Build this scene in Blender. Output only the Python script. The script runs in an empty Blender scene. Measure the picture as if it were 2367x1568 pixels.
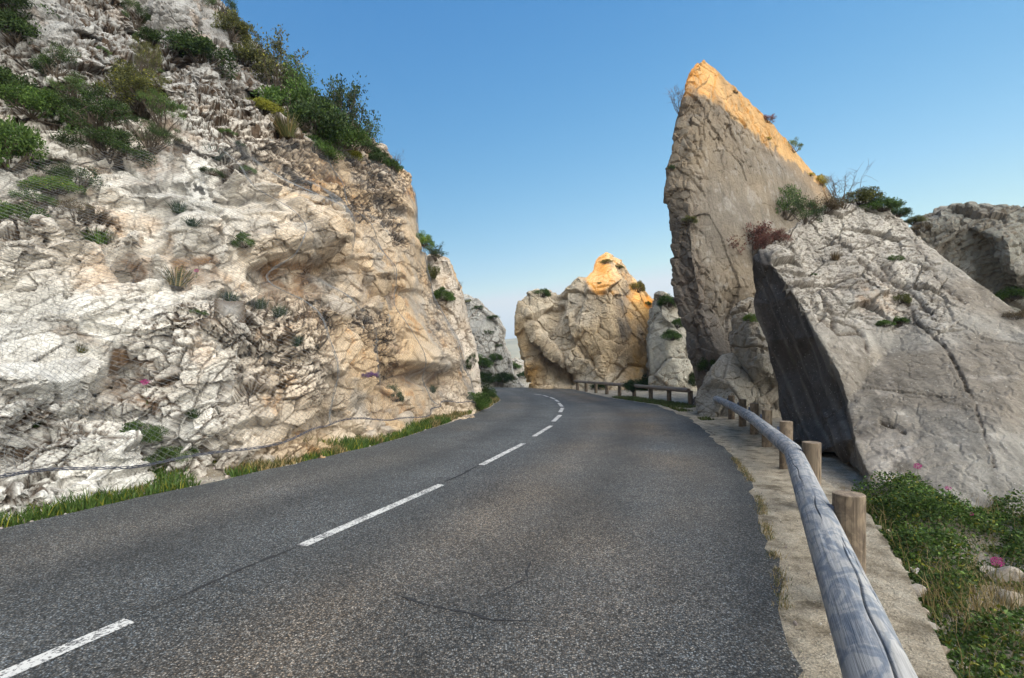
import bpy, bmesh, math, random
import numpy as np
from mathutils import Vector, Matrix
from mathutils.geometry import delaunay_2d_cdt
SC = bpy.context.scene
COL = SC.collection
rad = math.radians
# ------------------------------------------------------------------ camera, sky, sun, exposure
CAMZ, F, CX, HY = 1.65, 1118.0, 1183.5, 850.0
cam_d = bpy.data.cameras.new('camera'); cam = bpy.data.objects.new('camera', cam_d); COL.objects.link(cam)
cam_d.sensor_width = 36.0; cam_d.lens = 36*F/2367.0; cam_d.shift_y = (HY-784.0)/2367.0
cam_d.clip_start = 0.05; cam_d.clip_end = 9000
cam.location = (0, 0, CAMZ); cam.rotation_euler = (rad(90), 0, 0)
SC.camera = cam
SUN = Vector((-0.65, -0.70, 0.31)).normalized()          # towards the sun
w = bpy.data.worlds.new('World'); SC.world = w; w.use_nodes = True
nt = w.node_tree; bg = nt.nodes['Background']
sky = nt.nodes.new('ShaderNodeTexSky'); sky.sky_type = 'NISHITA'; sky.sun_disc = False
sky.sun_elevation = math.asin(SUN.z); sky.sun_rotation = math.atan2(SUN.x, SUN.y)
sky.air_density = 1.0; sky.dust_density = 0.6; sky.ozone_density = 1.2
def _m(op, a, b=None, c=None):
    n = nt.nodes.new('ShaderNodeMath'); n.operation = op
    for i, v in enumerate((a, b, c)):
        if v is None: continue
        if hasattr(v, 'links'): nt.links.new(v, n.inputs[i])
        else: n.inputs[i].default_value = v
    return n.outputs[0]
sp = nt.nodes.new('ShaderNodeSeparateColor'); nt.links.new(sky.outputs[0], sp.inputs[0])
cb = nt.nodes.new('ShaderNodeCombineColor')          # clear evening air: deeper blue overhead
for i, (g_, k_, c_) in enumerate(((1.6, 2.05, 0.82), (0.95, 1.19, 0.88), (0.5, 1.02, 0.92))):
    nt.links.new(_m('MINIMUM', _m('MULTIPLY', _m('POWER', _m('MULTIPLY', sp.outputs[i], 0.153), g_), k_*5.0), c_*5.0), cb.inputs[i])
# bright sky patch added behind and right of the viewpoint, unseen, to light shaded rock
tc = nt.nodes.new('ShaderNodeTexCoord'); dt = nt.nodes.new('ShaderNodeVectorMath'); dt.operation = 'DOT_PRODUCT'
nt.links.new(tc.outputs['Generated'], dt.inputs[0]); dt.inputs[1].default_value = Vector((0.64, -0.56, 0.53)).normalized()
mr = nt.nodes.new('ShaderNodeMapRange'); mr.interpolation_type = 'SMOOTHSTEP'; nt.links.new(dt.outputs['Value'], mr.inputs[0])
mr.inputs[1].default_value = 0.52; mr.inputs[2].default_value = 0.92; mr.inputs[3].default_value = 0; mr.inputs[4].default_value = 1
SKY_FILL = 28.0
mx = nt.nodes.new('ShaderNodeVectorMath'); mx.operation = 'MULTIPLY_ADD'; mx.inputs[0].default_value = (SKY_FILL*1.0, SKY_FILL*0.935, SKY_FILL*0.81)
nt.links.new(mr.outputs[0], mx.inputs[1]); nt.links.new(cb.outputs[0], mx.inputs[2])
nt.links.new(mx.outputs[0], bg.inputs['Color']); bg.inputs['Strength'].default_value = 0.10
sd = bpy.data.lights.new('sun', 'SUN'); sd.energy = 3.8; sd.angle = rad(0.6); sd.color = (1.0, 0.53, 0.07)
so = bpy.data.objects.new('sun', sd); COL.objects.link(so)
so.rotation_euler = (-SUN).to_track_quat('-Z', 'Y').to_euler(); so.location = (-60, -60, 60)
SC.view_settings.view_transform = 'Standard'; SC.view_settings.look = 'None'
SC.view_settings.gamma = 1; SC.view_settings.use_curve_mapping = False
SC.view_settings.exposure = 1.0
SC.cycles.max_bounces = 5; SC.cycles.diffuse_bounces = 3; SC.cycles.transparent_max_bounces = 4

# ------------------------------------------------------------------ small helpers
def at(px, py, d):                       # a point seen at (px, py), d metres ahead of the viewpoint
    return ((px-CX)/F*d, d, CAMZ+(HY-py)/F*d)
def gp(px, py):                          # point of the level road plane
    d = CAMZ*F/(py-HY); return ((px-CX)/F*d, d)
def tag(o, label=None, cat=None, group=None, kind=None):
    if label: o['label'] = label
    if cat: o['category'] = cat
    if group: o['group'] = group
    if kind: o['kind'] = kind
    return o
def empty(name, loc, rz=0):
    o = bpy.data.objects.new(name, None); COL.objects.link(o); o.location = loc; o.rotation_euler = (0, 0, rz)
    o.empty_display_size = 0.1
    return o
def link(name, me, parent=None, mat=None):
    o = bpy.data.objects.new(name, me); COL.objects.link(o)
    if parent is not None: o.parent = parent
    if mat is not None and not me.materials: me.materials.append(mat)
    return o
def np_mesh(name, V, Fc, col=None, smooth=False, vec=None):
    """V (n,3); Fc (m,k) array of one polygon size or list of such arrays"""
    me = bpy.data.meshes.new(name)
    if not isinstance(Fc, list): Fc = [Fc]
    Fc = [np.asarray(f, dtype=np.int32) for f in Fc if len(f)]
    V = np.asarray(V, dtype=np.float32)
    me.vertices.add(len(V)); me.vertices.foreach_set('co', V.ravel())
    nl = sum(f.size for f in Fc); npoly = sum(len(f) for f in Fc)
    me.loops.add(nl); me.loops.foreach_set('vertex_index', np.concatenate([f.ravel() for f in Fc]))
    me.polygons.add(npoly)
    sizes = np.concatenate([np.full(len(f), f.shape[1], dtype=np.int32) for f in Fc])
    st = np.concatenate([[0], np.cumsum(sizes)[:-1]]).astype(np.int32)
    me.polygons.foreach_set('loop_start', st)
    me.polygons.foreach_set('use_smooth', np.full(npoly, smooth))
    me.update(calc_edges=True)
    if col is not None:
        a = me.attributes.new('Col', 'FLOAT_COLOR', 'POINT')
        c = np.ones((len(V), 4), dtype=np.float32); c[:, :3] = col
        a.data.foreach_set('color', c.ravel())
    if vec is not None:
        a = me.attributes.new('lc', 'FLOAT_VECTOR', 'POINT')
        a.data.foreach_set('vector', np.asarray(vec, dtype=np.float32).ravel())
    me.validate()
    return me
def smooth01(x): x = np.clip(x, 0, 1); return x*x*(3-2*x)

# ------------------------------------------------------------------ vectorised noise
def hsh(ix, iy, iz, s):
    with np.errstate(over='ignore'):
        h = ix.astype(np.uint32)*np.uint32(374761393)+iy.astype(np.uint32)*np.uint32(668265263)+iz.astype(np.uint32)*np.uint32(2246822519)+np.uint32((s*3266489917+12345) & 0xffffffff)
        h = (h ^ (h >> np.uint32(15)))*np.uint32(2246822519)
        h = (h ^ (h >> np.uint32(13)))*np.uint32(3266489917)
        h = h ^ (h >> np.uint32(16))
    return h.astype(np.float32)*np.float32(1/4294967296.0)
def vnoise(p, s=0):
    p = np.asarray(p, dtype=np.float32)
    i = np.floor(p); f = p-i; i = i.astype(np.int64); f = f*f*(3-2*f)
    r = 0
    for dx in (0, 1):
        wx = f[:, 0] if dx else 1-f[:, 0]
        for dy in (0, 1):
            wy = f[:, 1] if dy else 1-f[:, 1]
            for dz in (0, 1):
                wz = f[:, 2] if dz else 1-f[:, 2]
                r = r+wx*wy*wz*hsh(i[:, 0]+dx, i[:, 1]+dy, i[:, 2]+dz, s)
    return r*2-1
def fbm(p, s=0, octv=4, g=0.5):
    r = 0; a = 1.0; t = 0
    for k in range(octv):
        r = r+a*vnoise(p*(2.03**k)+k*7.3, s+k*11); t += a; a *= g
    return r/t
def voro(p, s):
    out = []
    for c0 in range(0, len(p), 150000):
        q = p[c0:c0+150000].astype(np.float32); n = len(q)
        ib = np.floor(q).astype(np.int64)
        f1 = np.full(n, 9., np.float32); f2 = np.full(n, 9., np.float32)
        cc = np.zeros((n, 3), np.float32); ci = np.zeros((n, 3), np.int64)
        for dx in (-1, 0, 1):
            for dy in (-1, 0, 1):
                for dz in (-1, 0, 1):
                    ix, iy, iz = ib[:, 0]+dx, ib[:, 1]+dy, ib[:, 2]+dz
                    c = np.stack([ix+hsh(ix, iy, iz, s), iy+hsh(ix, iy, iz, s+1), iz+hsh(ix, iy, iz, s+2)], 1).astype(np.float32)
                    d = np.sqrt(((q-c)**2).sum(1))
                    m = d < f1
                    f2 = np.where(m, f1, np.minimum(f2, d)); f1 = np.where(m, d, f1)
                    cc[m] = c[m]; ci[m, 0] = ix[m]; ci[m, 1] = iy[m]; ci[m, 2] = iz[m]
        r = [hsh(ci[:, 0], ci[:, 1], ci[:, 2], s+5+k) for k in range(4)]
        out.append((f1, f2-f1, q-cc, np.stack(r, 1)))
    return [np.concatenate([o[k] for o in out]) for k in range(4)]
def rotm(ax, ay, az):
    return np.array((Matrix.Rotation(rad(az), 3, 'Z') @ Matrix.Rotation(rad(ay), 3, 'Y') @ Matrix.Rotation(rad(ax), 3, 'X')))
def rockdisp(P, layers, seed, warp=0.12):
    """returns outward displacement, crack mask 0..1, per-block random 0..1"""
    D = np.zeros(len(P), np.float32); K = np.zeros(len(P), np.float32); T = np.zeros(len(P), np.float32)
    for li, (size, an, R, amp, tilt, cw, cd, mask) in enumerate(layers):
        q = (P @ R.T)/(size*np.array(an))
        wv = np.stack([fbm(q*0.9+k*31.7, seed+li*50+k*3, 3) for k in range(3)], 1)*warp
        f1, e, dl, r = voro(q+wv, seed+li*97+13)
        h = (r[:, 0]-0.5)*amp + (dl*(r[:, 1:4]-0.5)).sum(1)*tilt*2
        ck = 1-smooth01(e/cw)
        D += (h - ck*cd)*mask; K = np.maximum(K, ck*np.minimum(mask, 1)*min(1.0, (0.35+li*0.12))); T += (r[:, 2]-0.5)/(1+li)
    return D, K, T

# ------------------------------------------------------------------ materials
def mat_new(name):
    m = bpy.data.materials.new(name); m.use_nodes = True
    return m, m.node_tree, m.node_tree.nodes['Principled BSDF']
def nd(nt, t, **kw):
    n = nt.nodes.new(t)
    for k, v in kw.items():
        if k in n.inputs.keys(): n.inputs[k].default_value = v
        else: setattr(n, k, v)
    return n
def mixc(nt, a, b, fac, mode='MIX'):
    m = nt.nodes.new('ShaderNodeMix'); m.data_type = 'RGBA'; m.blend_type = mode; m.clamp_result = False
    for sock, v in ((m.inputs[6], a), (m.inputs[7], b), (m.inputs[0], fac)):
        if hasattr(v, 'links'): nt.links.new(v, sock)
        else: sock.default_value = (v if not isinstance(v, tuple) else (v+(1,))[:4])
    return m.outputs[2]
def ramp(nt, fac, stops, interp='LINEAR'):
    r = nt.nodes.new('ShaderNodeValToRGB'); r.color_ramp.interpolation = interp
    nt.links.new(fac, r.inputs[0]); cr = r.color_ramp
    while len(cr.elements) < len(stops): cr.elements.new(0.5)
    for e, (p, c) in zip(cr.elements, stops):
        e.position = p; e.color = (c, c, c, 1) if not isinstance(c, tuple) else c+(1,)
    return r.outputs[0]
def geo_pos(nt): return nt.nodes.new('ShaderNodeNewGeometry').outputs['Position']
def noise(nt, vec, scale, detail=5, rough=0.6, dist=0.0):
    n = nt.nodes.new('ShaderNodeTexNoise'); n.inputs['Scale'].default_value = scale; n.inputs['Detail'].default_value = detail
    n.inputs['Roughness'].default_value = rough; n.inputs['Distortion'].default_value = dist
    nt.links.new(vec, n.inputs['Vector']); return n.outputs['Fac']
def bump(nt, bs, h, dist, strength=1.0, prev=None):
    b = nt.nodes.new('ShaderNodeBump'); b.inputs['Distance'].default_value = dist; b.inputs['Strength'].default_value = strength
    nt.links.new(h, b.inputs['Height'])
    if prev is not None: nt.links.new(prev, b.inputs['Normal'])
    if bs is not None: nt.links.new(b.outputs[0], bs.inputs['Normal'])
    return b.outputs[0]
def rock_material(name, fine=14.0, bd=0.02, contrast=0.35, streak=None, vor=0.0, speck=0.0):
    m, nt, bs = mat_new(name); p = geo_pos(nt)
    at_ = nd(nt, 'ShaderNodeAttribute', attribute_name='Col')
    n1 = noise(nt, p, fine, 8, 0.68); n2 = noise(nt, p, fine*5.3, 4, 0.65); n3 = noise(nt, p, 1.1, 5, 0.6)
    v = ramp(nt, n1, [(0.25, 1-contrast), (0.5, 1.0), (0.78, 1+contrast*0.7)])
    c = mixc(nt, at_.outputs['Color'], v, 1.0, 'MULTIPLY')
    v3 = ramp(nt, n3, [(0.3, 0.86), (0.7, 1.1)]); c = mixc(nt, c, v3, 1.0, 'MULTIPLY')
    v2 = ramp(nt, n2, [(0.3, 1-contrast*0.35), (0.7, 1+contrast*0.2)]); c = mixc(nt, c, v2, 1.0, 'MULTIPLY')
    pb = None
    if streak:                            # water runs down the face
        mp = nd(nt, 'ShaderNodeMapping'); mp.inputs['Rotation'].default_value = streak[0]; mp.inputs['Scale'].default_value = streak[1]
        nt.links.new(p, mp.inputs['Vector']); s = noise(nt, mp.outputs[0], 1.0, 5, 0.6)
        sc = ramp(nt, s, [(0.32, (0.62, 0.60, 0.58)), (0.5, (1.0, 0.98, 0.96)), (0.7, (1.22, 1.2, 1.16))]); c = mixc(nt, c, sc, streak[2], 'MULTIPLY')
        pb = bump(nt, None, s, streak[3])
    if speck:
        s2 = noise(nt, p, 23, 2, 0.5); sp = ramp(nt, s2, [(0.66, 0.0), (0.72, 1.0)]); c = mixc(nt, c, (0.55, 0.53, 0.49), mult(nt, sp, speck))
    nt.links.new(c, bs.inputs['Base Color']); bs.inputs['Roughness'].default_value = 0.92
    bs.inputs['Specular IOR Level'].default_value = 0.15
    if vor:
        vt = nd(nt, 'ShaderNodeTexVoronoi', feature='DISTANCE_TO_EDGE', Scale=vor)
        wn = nd(nt, 'ShaderNodeTexNoise', Scale=vor*0.7); nt.links.new(p, wn.inputs['Vector'])
        av = nd(nt, 'ShaderNodeVectorMath', operation='MULTIPLY_ADD'); nt.links.new(wn.outputs['Color'], av.inputs[0]); av.inputs[1].default_value = (0.35,)*3
        nt.links.new(p, av.inputs[2]); nt.links.new(av.outputs[0], vt.inputs['Vector'])
        vr = ramp(nt, vt.outputs['Distance'], [(0.0, 0.0), (0.09, 1.0)]); pb = bump(nt, None, vr, bd*1.4, 0.8, pb)
    b1 = bump(nt, None, n1, bd*2.2, 1.0, pb); bump(nt, bs, n2, bd*0.6, 1.0, b1)
    return m
def mult(nt, a, k):
    n = nt.nodes.new('ShaderNodeMath'); n.operation = 'MULTIPLY'; nt.links.new(a, n.inputs[0])
    if hasattr(k, 'links'): nt.links.new(k, n.inputs[1])
    else: n.inputs[1].default_value = k
    return n.outputs[0]
def plain(name, col, rough=0.8, var=0.25, scale=8.0, bd=0.004, metal=0.0):
    m, nt, bs = mat_new(name); p = geo_pos(nt); n = noise(nt, p, scale, 5, 0.6)
    v = ramp(nt, n, [(0.3, 1-var), (0.7, 1+var)]); c = mixc(nt, col+(1,), v, 1.0, 'MULTIPLY')
    nt.links.new(c, bs.inputs['Base Color']); bs.inputs['Roughness'].default_value = rough; bs.inputs['Metallic'].default_value = metal
    if bd: bump(nt, bs, n, bd)
    return m
def leaf_material(name, trans=0.3, rough=0.55):
    m, nt, bs = mat_new(name)
    a = nd(nt, 'ShaderNodeAttribute', attribute_name='Col'); nt.links.new(a.outputs['Color'], bs.inputs['Base Color'])
    bs.inputs['Roughness'].default_value = rough; bs.inputs['Specular IOR Level'].default_value = 0.25
    if trans:
        tr = nt.nodes.new('ShaderNodeBsdfTranslucent'); nt.links.new(a.outputs['Color'], tr.inputs['Color'])
        mx = nt.nodes.new('ShaderNodeMixShader'); mx.inputs[0].default_value = trans
        nt.links.new(bs.outputs[0], mx.inputs[1]); nt.links.new(tr.outputs[0], mx.inputs[2])
        nt.links.new(mx.outputs[0], nt.nodes['Material Output'].inputs['Surface'])
    return m
M_CLIFF = rock_material('broken_limestone', 13, 0.012, 0.18, vor=9)
M_SPIRE = rock_material('weathered_limestone', 9, 0.03, 0.30, streak=((0, 0, 0), (1.6, 1.6, 0.22), 0.55, 0.05))
M_SLAB = rock_material('streaked_limestone', 14, 0.024, 0.30, streak=((0, rad(32), 0), (5.0, 1.6, 0.5), 0.85, 0.04), speck=0.5)
M_FAR = rock_material('pale_limestone', 3.5, 0.07, 0.32, streak=((0, 0, 0), (0.8, 0.8, 0.15), 0.45, 0.06))
M_LEAF = leaf_material('foliage', 0.25)
M_TWIG = leaf_material('twigs', 0.0, 0.9)

# ------------------------------------------------------------------ colours of limestone
WHITE = np.array((0.66, 0.64, 0.595)); GREY = np.array((0.40, 0.385, 0.36)); WARM = np.array((0.56, 0.40, 0.235))
ORANGE = np.array((0.50, 0.27, 0.10)); SOIL = np.array((0.16, 0.095, 0.05)); DARK = np.array((0.10, 0.095, 0.09))
def lerp(a, b, t): return a+(b-a)*np.asarray(t)[:, None]
def pix(P):
    d = np.maximum(P[:, 1], 0.3); return CX+P[:, 0]/d*F, HY-(P[:, 2]-CAMZ)/d*F
def blob(px, py, cx, cy, rx, ry, ang=0.0, pw=2.0):
    a = rad(ang); x = (px-cx)*math.cos(a)+(py-cy)*math.sin(a); y = -(px-cx)*math.sin(a)+(py-cy)*math.cos(a)
    return np.exp(-(np.abs(x/rx)**pw+np.abs(y/ry)**pw))
def cut(px, py, ax, ay, bx, by, up, dn, w=6):     # ramp that swells above a line and falls back sharply below it
    L = math.hypot(bx-ax, by-ay); ux, uy = (bx-ax)/L, (by-ay)/L
    s = ((px-ax)*ux+(py-ay)*uy)/L; h = -(px-ax)*uy+(py-ay)*ux      # h > 0 : below the line
    m = smooth01((s+0.08)/0.2)*smooth01((1.08-s)/0.2)
    return m*np.where(h < 0, np.exp(-(h/up)**2), np.exp(-(h/w)**2)) , m*np.where(h < 0, np.exp(-(h/w)**2), np.exp(-(h/dn)**2))*smooth01((h+w)/(2*w))

# ------------------------------------------------------------------ the cliff on the left
CP = np.array([   # px, foot y, foot d, mid y, mid d, crest y, crest d
 (-3000, 1847, 1.85, 350, 2.6, -2500, 6.6), (-1500, 1530, 2.7, 420, 3.7, -1500, 9.6), (-700, 1340, 3.75, 450, 5.1, -860, 13.0),
 (-300, 1256, 4.6, 480, 6.2, -640, 14.5), (0, 1190, 5.5, 500, 7.5, -430, 16.5), (200, 1147, 6.25, 490, 8.2, -300, 18.0), (400, 1106, 7.2, 430, 9.4, -130, 20),
 (500, 1089, 7.75, 390, 10.4, -8, 20.5), (575, 1077, 8.2, 340, 11.5, 92, 19.5), (605, 1067, 8.5, 330, 11.9, 138, 18.8), (700, 1048, 9.3, 320, 13.4, 205, 19),
 (800, 1022, 10.8, 345, 15.2, 290, 18.2), (850, 1008, 11.8, 370, 16, 335, 18.0), (900, 992, 13.2, 410, 16.9, 370, 18.2), (940, 980, 14.4, 460, 17.4, 402, 18.5),
 (958, 975, 15.0, 520, 17.7, 475, 18.6), (975, 970, 15.6, 600, 17.9, 560, 18.7), (1004, 962, 16.6, 720, 18.3, 690, 18.9), (1040, 954, 17.8, 800, 18.8, 775, 19.2),
 (1066, 949, 18.7, 850, 19.2, 830, 19.4), (1085, 945, 19.4, 900, 19.6, 885, 19.7), (1097, 943, 19.8, 938, 20.0, 932, 20.0)], dtype=float)
def cliff_q(px, py):          # inverse depth of the bare cliff face
    ip = lambda k: np.interp(px, CP[:, 0], CP[:, k])
    fy, my, cy = ip(1), ip(3), ip(5)
    qf, qm, qc = (fy+11-HY)/(CAMZ*F)*np.where(px < -400, (CAMZ*F)/((fy+11-HY)*ip(2)), 1), 1/ip(4), 1/ip(6); fy = fy+11
    a = (fy-py)/(fy-my)
    lo = qf+(qm-qf)*a
    b = np.clip((my-py)/np.maximum(my-cy, 1), 0, 1.6)
    hi = qm+(qc-qm)*b
    k = 12.0/np.maximum(fy-cy, 60)*20
    s = smooth01((my-py)/(0.25*(my-cy)+1)*0.5+0.5)
    return lo*(1-s)+hi*s
def cliff_feat(px, py):       # large forms, metres towards (+) or away (-) from the road
    f = np.zeros_like(px); soil = np.zeros_like(px)
    def ledge(ax, ay, bx, by, up, dn, amp, rec, s=0.7, w=11):
        a, b = cut(px, py, ax, ay, bx, by, up, dn, w)
        nonlocal f, soil
        f = f+amp*a-rec*b; soil = np.maximum(soil, s*b)
    ledge(575, 520+90, 762, 600, 120, 95, 0.55, 0.85, 0.95)       # the big overhang
    ledge(395, 600, 500, 590, 75, 55, 0.35, 0.6, 0.9)             # block left of it
    ledge(285, 575, 345, 630, 50, 40, 0.2, 0.45, 0.9)
    ledge(885, 838, 1045, 862, 70, 34, 0.35, 0.75, 0.8)           # hollow near the far end
    ledge(262, 800, 360, 840, 45, 95, 0.15, 0.6, 0.95)
    ledge(360, 330, 470, 345, 40, 22, 0.3, 0.25, 0.8)
    ledge(390, 270, 470, 330, 60, 22, 0.35, 0.3, 0.5)
    ledge(130, 745, 260, 800, 40, 20, 0.12, 0.2, 0.5)
    ledge(760, 560, 880, 700, 60, 20, 0.15, 0.25, 0.5)
    ledge(30, 940, 170, 985, 40, 18, 0.1, 0.15, 0.3)
    f += 0.55*blob(px, py, 455, 860, 105, 120, -25, 3) + 0.30*blob(px, py, 200, 640, 150, 90, 30, 2.5) + 0.4*blob(px, py, 445, 520, 95, 60, 25, 3)
    f += 0.35*blob(px, py, 620, 520, 130, 80, 30, 2.5) + 0.28*blob(px, py, 130, 980, 170, 60, 15) + 0.3*blob(px, py, 690, 900, 90, 70, -30, 3)
    f += 0.6*blob(px, py, 430, 260, 60, 60, 10, 3) + 0.9*blob(px, py, 420, 60, 70, 70, 0, 3) + 0.7*blob(px, py, 130, 140, 150, 60, 35, 3)
    f -= 0.45*blob(px, py, 560, 850, 22, 110, 22) + 0.3*blob(px, py, 830, 820, 18, 130, -22)
    f -= 0.5*blob(px, py, 205, 560, 160, 14, 28); soil = np.maximum(soil, 0.6*blob(px, py, 225, 555, 120, 14, 28))
    f -= 0.35*blob(px, py, 768, 620, 9, 100, -4) + 0.5*blob(px, py, 385, 1040, 30, 60, 0)
    f -= 0.8*blob(px, py, 330, 60, 22, 90, -25) + 0.8*blob(px, py, 500, 40, 14, 60, -15)
    soil = np.maximum(soil, 0.45*blob(px, py, 330, 920, 60, 50)); soil = np.maximum(soil, 0.5*blob(px, py, 350, 385, 60, 60, 20))
    return f, soil
CLIFF_VOXEL = 0.0052
def build_cliff():
    us = np.concatenate([np.linspace(-3000, -400, 70)[:-1], np.linspace(-400, -20, 90)[:-1], np.linspace(-20, 1097, 640)])
    nv = 760
    nvb = 26
    ip = lambda k, u: np.interp(u, CP[:, 0], CP[:, k])
    fy, cy = ip(1, us)+44, ip(5, us)
    # rows: most of them inside the picture
    ts = []
    for u, a, b in zip(us, fy, cy):
        b_in = max(b, -40.0); n_in = nv if b > -60 else nv-110
        if u < -420: ts.append(np.linspace(a, b, nv)); continue
        r = np.linspace(a, b_in, n_in)
        if n_in < nv: r = np.concatenate([r, np.linspace(b_in, b, nv-n_in+1)[1:]])
        ts.append(r)
    PY = np.array(ts); PX = np.repeat(us[:, None], nv, 1)
    q = cliff_q(PX, PY)
    q = q.copy()
    for _ in range(14): q[:, 1:-1] = (q[:, :-2]+2*q[:, 1:-1]+q[:, 2:])/4
    for _ in range(20): q[1:-1, :] = (q[:-2, :]+2*q[1:-1, :]+q[2:, :])/4
    P0 = np.stack([(PX-CX)/F/q, 1/q, CAMZ+(HY-PY)/F/q], 2)
    seg = np.linalg.norm(np.diff(P0, axis=1), axis=2); seg = seg/np.maximum(np.linalg.norm(P0[:, 1:]-np.array((0, 0, CAMZ)), axis=2), 3)*np.where(PY[:, 1:] < -60, 0.3, 1.0)
    seg = 0.5*seg+0.5*np.abs(np.diff(PY, axis=1))/F*np.where(PY[:, 1:] < -60, 0.3, 1.0)
    for _ in range(40): seg[1:-1] = (seg[:-2]+seg[1:-1]+seg[2:])/3
    for i in range(len(us)):
        sc_ = np.concatenate([[0], np.cumsum(seg[i]+1e-8)]); t = np.linspace(0, sc_[-1], nv)
        PY[i] = np.interp(t, sc_, PY[i]); q[i] = np.interp(t, sc_, q[i])
    d = 1/q
    f, soil = cliff_feat(PX, PY)
    P = np.stack([(PX-CX)/F*d, d, CAMZ+(HY-PY)/F*d], 2)
    # behind the viewpoint the same hillside goes on unseen, ridge shaped to shade the rocks
    wc = []
    for Y, H in ((-2.5, 26.5), (-6, 27), (-10, 27.2), (-14, 28.5), (-20, 30), (-32, 32), (-48, 33)):
        kz = np.array([-0.3, 2.5, 5.5, 8.5, 13, 20, H]); kx = np.array([-7.0, -8.0, -9.2, -12.5, -15, -19, -22.5])-0.22*(-Y)*0.3
        z = np.linspace(-0.3, H, nv); wc.append(np.stack([np.interp(z, kz, kx), np.full(nv, Y), z], 1))
    wc = np.array(wc)[::-1]
    pts = np.concatenate([wc, P], 0)
    # densify the rear columns
    nr = len(wc); dense = []
    for i in range(nr):
        for k in range(8): dense.append(pts[i]*(1-k/8)+pts[i+1]*(k/8))
    dense = np.array(dense)
    Z = np.zeros(dense.shape[:2])
    P = np.concatenate([dense, P], 0); f = np.concatenate([Z, f], 0); soil = np.concatenate([Z, soil], 0)
    PX = np.concatenate([Z-3200, PX], 0); PY = np.concatenate([Z, PY], 0)
    nu = P.shape[0]
    # past the crest the rock turns back; hidden rise added to block the sun
    cr = P[:, -1]; dirv = np.stack([np.full(nu, -1.0), np.full(nu, 1.5), np.full(nu, -0.35)], 1)
    dirv[:len(dense)] = (-1, 0, -0.5); lng = np.full(nu, 10.0); ucol = PX[:, -1]; mm = (ucol > 150) & (ucol < 900); dirv[mm] = (-0.9, 1.0, 0.80); lng[mm] = 24*smooth01((900-ucol[mm])/90)+3
    ex = np.stack([cr+dirv*(lng*((k+1)/nvb)**2)[:, None] for k in range(nvb)], 1)
    P = np.concatenate([P, ex], 1)
    pad = lambda A: np.concatenate([A, np.repeat(A[:, -1:], nvb, 1)], 1)
    f, soil, PX, PY = pad(f), pad(soil), pad(PX), pad(PY)
    NV = P.shape[1]
    # normals of the smooth form
    def normals(P):
        du = np.gradient(P, axis=0); dv = np.gradient(P, axis=1); n = np.cross(du, dv)
        n /= np.maximum(np.linalg.norm(n, axis=2, keepdims=True), 1e-9); return n
    N = normals(P)
    if (N[nu//2, 200] @ np.array([1, -0.3, 0.3])) < 0: N = -N
    R1 = rotm(0, 35, 18); R2 = rotm(20, 55, 10); R3 = rotm(-15, 30, 40)
    V = P.reshape(-1, 3); edge = 1.0-0.65*smooth01((PX.ravel()-900)/60); upm = 1-0.55*smooth01((400-PY.ravel())/120)
    L = [(2.2, (1.0, 1.6, 0.7), R1, 0.42, 0.46, 0.035, 0.20, edge*upm), (0.9, (1.2, 1.5, 0.7), R2, 0.24, 0.34, 0.06, 0.15, edge*(0.5+0.5*upm))]
    D0, K0, T0 = rockdisp(V, L, 5); D0 += 0.12*fbm(V*0.8, 3, 3)*edge+f.ravel()
    V = V+N.reshape(-1, 3)*D0[:, None]
    # close the shell at the back and remesh it; vertices are spread by distance from the road so near rock is finer
    idx = np.arange(nu*NV).reshape(nu, NV); Q = np.stack([idx[:-1, :-1], idx[1:, :-1], idx[1:, 1:], idx[:-1, 1:]], -1).reshape(-1, 4)
    loop = np.concatenate([idx[:-1, 0], idx[-1, :-1], idx[:0:-1, -1], idx[0, :0:-1]]); V = np.concatenate([V, [(-60, 8, -8.0)]]); bk = len(V)-1
    Tf = np.stack([np.roll(loop, -1), loop, np.full(len(loop), bk)], 1)
    def warp(V): v = V-np.array((0, 0, CAMZ)); r = np.linalg.norm(v, axis=1)[:, None]; return v/r*np.log(r)
    def unwarp(W): r = np.linalg.norm(W, axis=1)[:, None]; return W/r*np.exp(r)+np.array((0, 0, CAMZ))
    me = np_mesh('cage', warp(V), [Q, Tf], None); o = bpy.data.objects.new('cage', me); COL.objects.link(o)
    m = o.modifiers.new('r', 'REMESH'); m.mode = 'VOXEL'; m.voxel_size = CLIFF_VOXEL; m.adaptivity = 0
    e = o.evaluated_get(bpy.context.evaluated_depsgraph_get()); em = e.to_mesh(); n_ = len(em.vertices); V = np.empty(n_*3, np.float32); em.vertices.foreach_get('co', V)
    V = unwarp(V.reshape(-1, 3)); lv = np.empty(len(em.loops), np.int32); em.loops.foreach_get('vertex_index', lv); Q = lv.reshape(-1, 4).copy(); e.to_mesh_clear(); bpy.data.objects.remove(o); bpy.data.meshes.remove(me)
    print('cliff verts', n_)
    # smooth normals by spreading face normals over the neighbourhood
    fn = np.cross(V[Q[:, 2]]-V[Q[:, 0]], V[Q[:, 3]]-V[Q[:, 1]]); fn /= np.linalg.norm(fn, axis=1)[:, None]+1e-12
    for it in range(6):
        N = np.stack([sum(np.bincount(Q[:, j], fn[:, k], n_) for j in range(4)) for k in range(3)], 1); N /= np.linalg.norm(N, axis=1)[:, None]+1e-12; fn = N[Q].mean(1)
    px, py = pix(V); px = np.where(V[:, 1] < 0.8, -3000, px); edge = 1.0-0.65*smooth01((px-900)/60)
    ff, soil = cliff_feat(px, py)
    VA, NA, pxA, pyA = V, N, px, py                # only what the road side can see gets the fine break-up
    act = (V[:, 1] > 0.8) & (px > -900) & (px < 1180) & (py > -420) & (((V-np.array((0, 0, CAMZ)))*N).sum(1) < 0.35*np.linalg.norm(V, axis=1))
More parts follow.
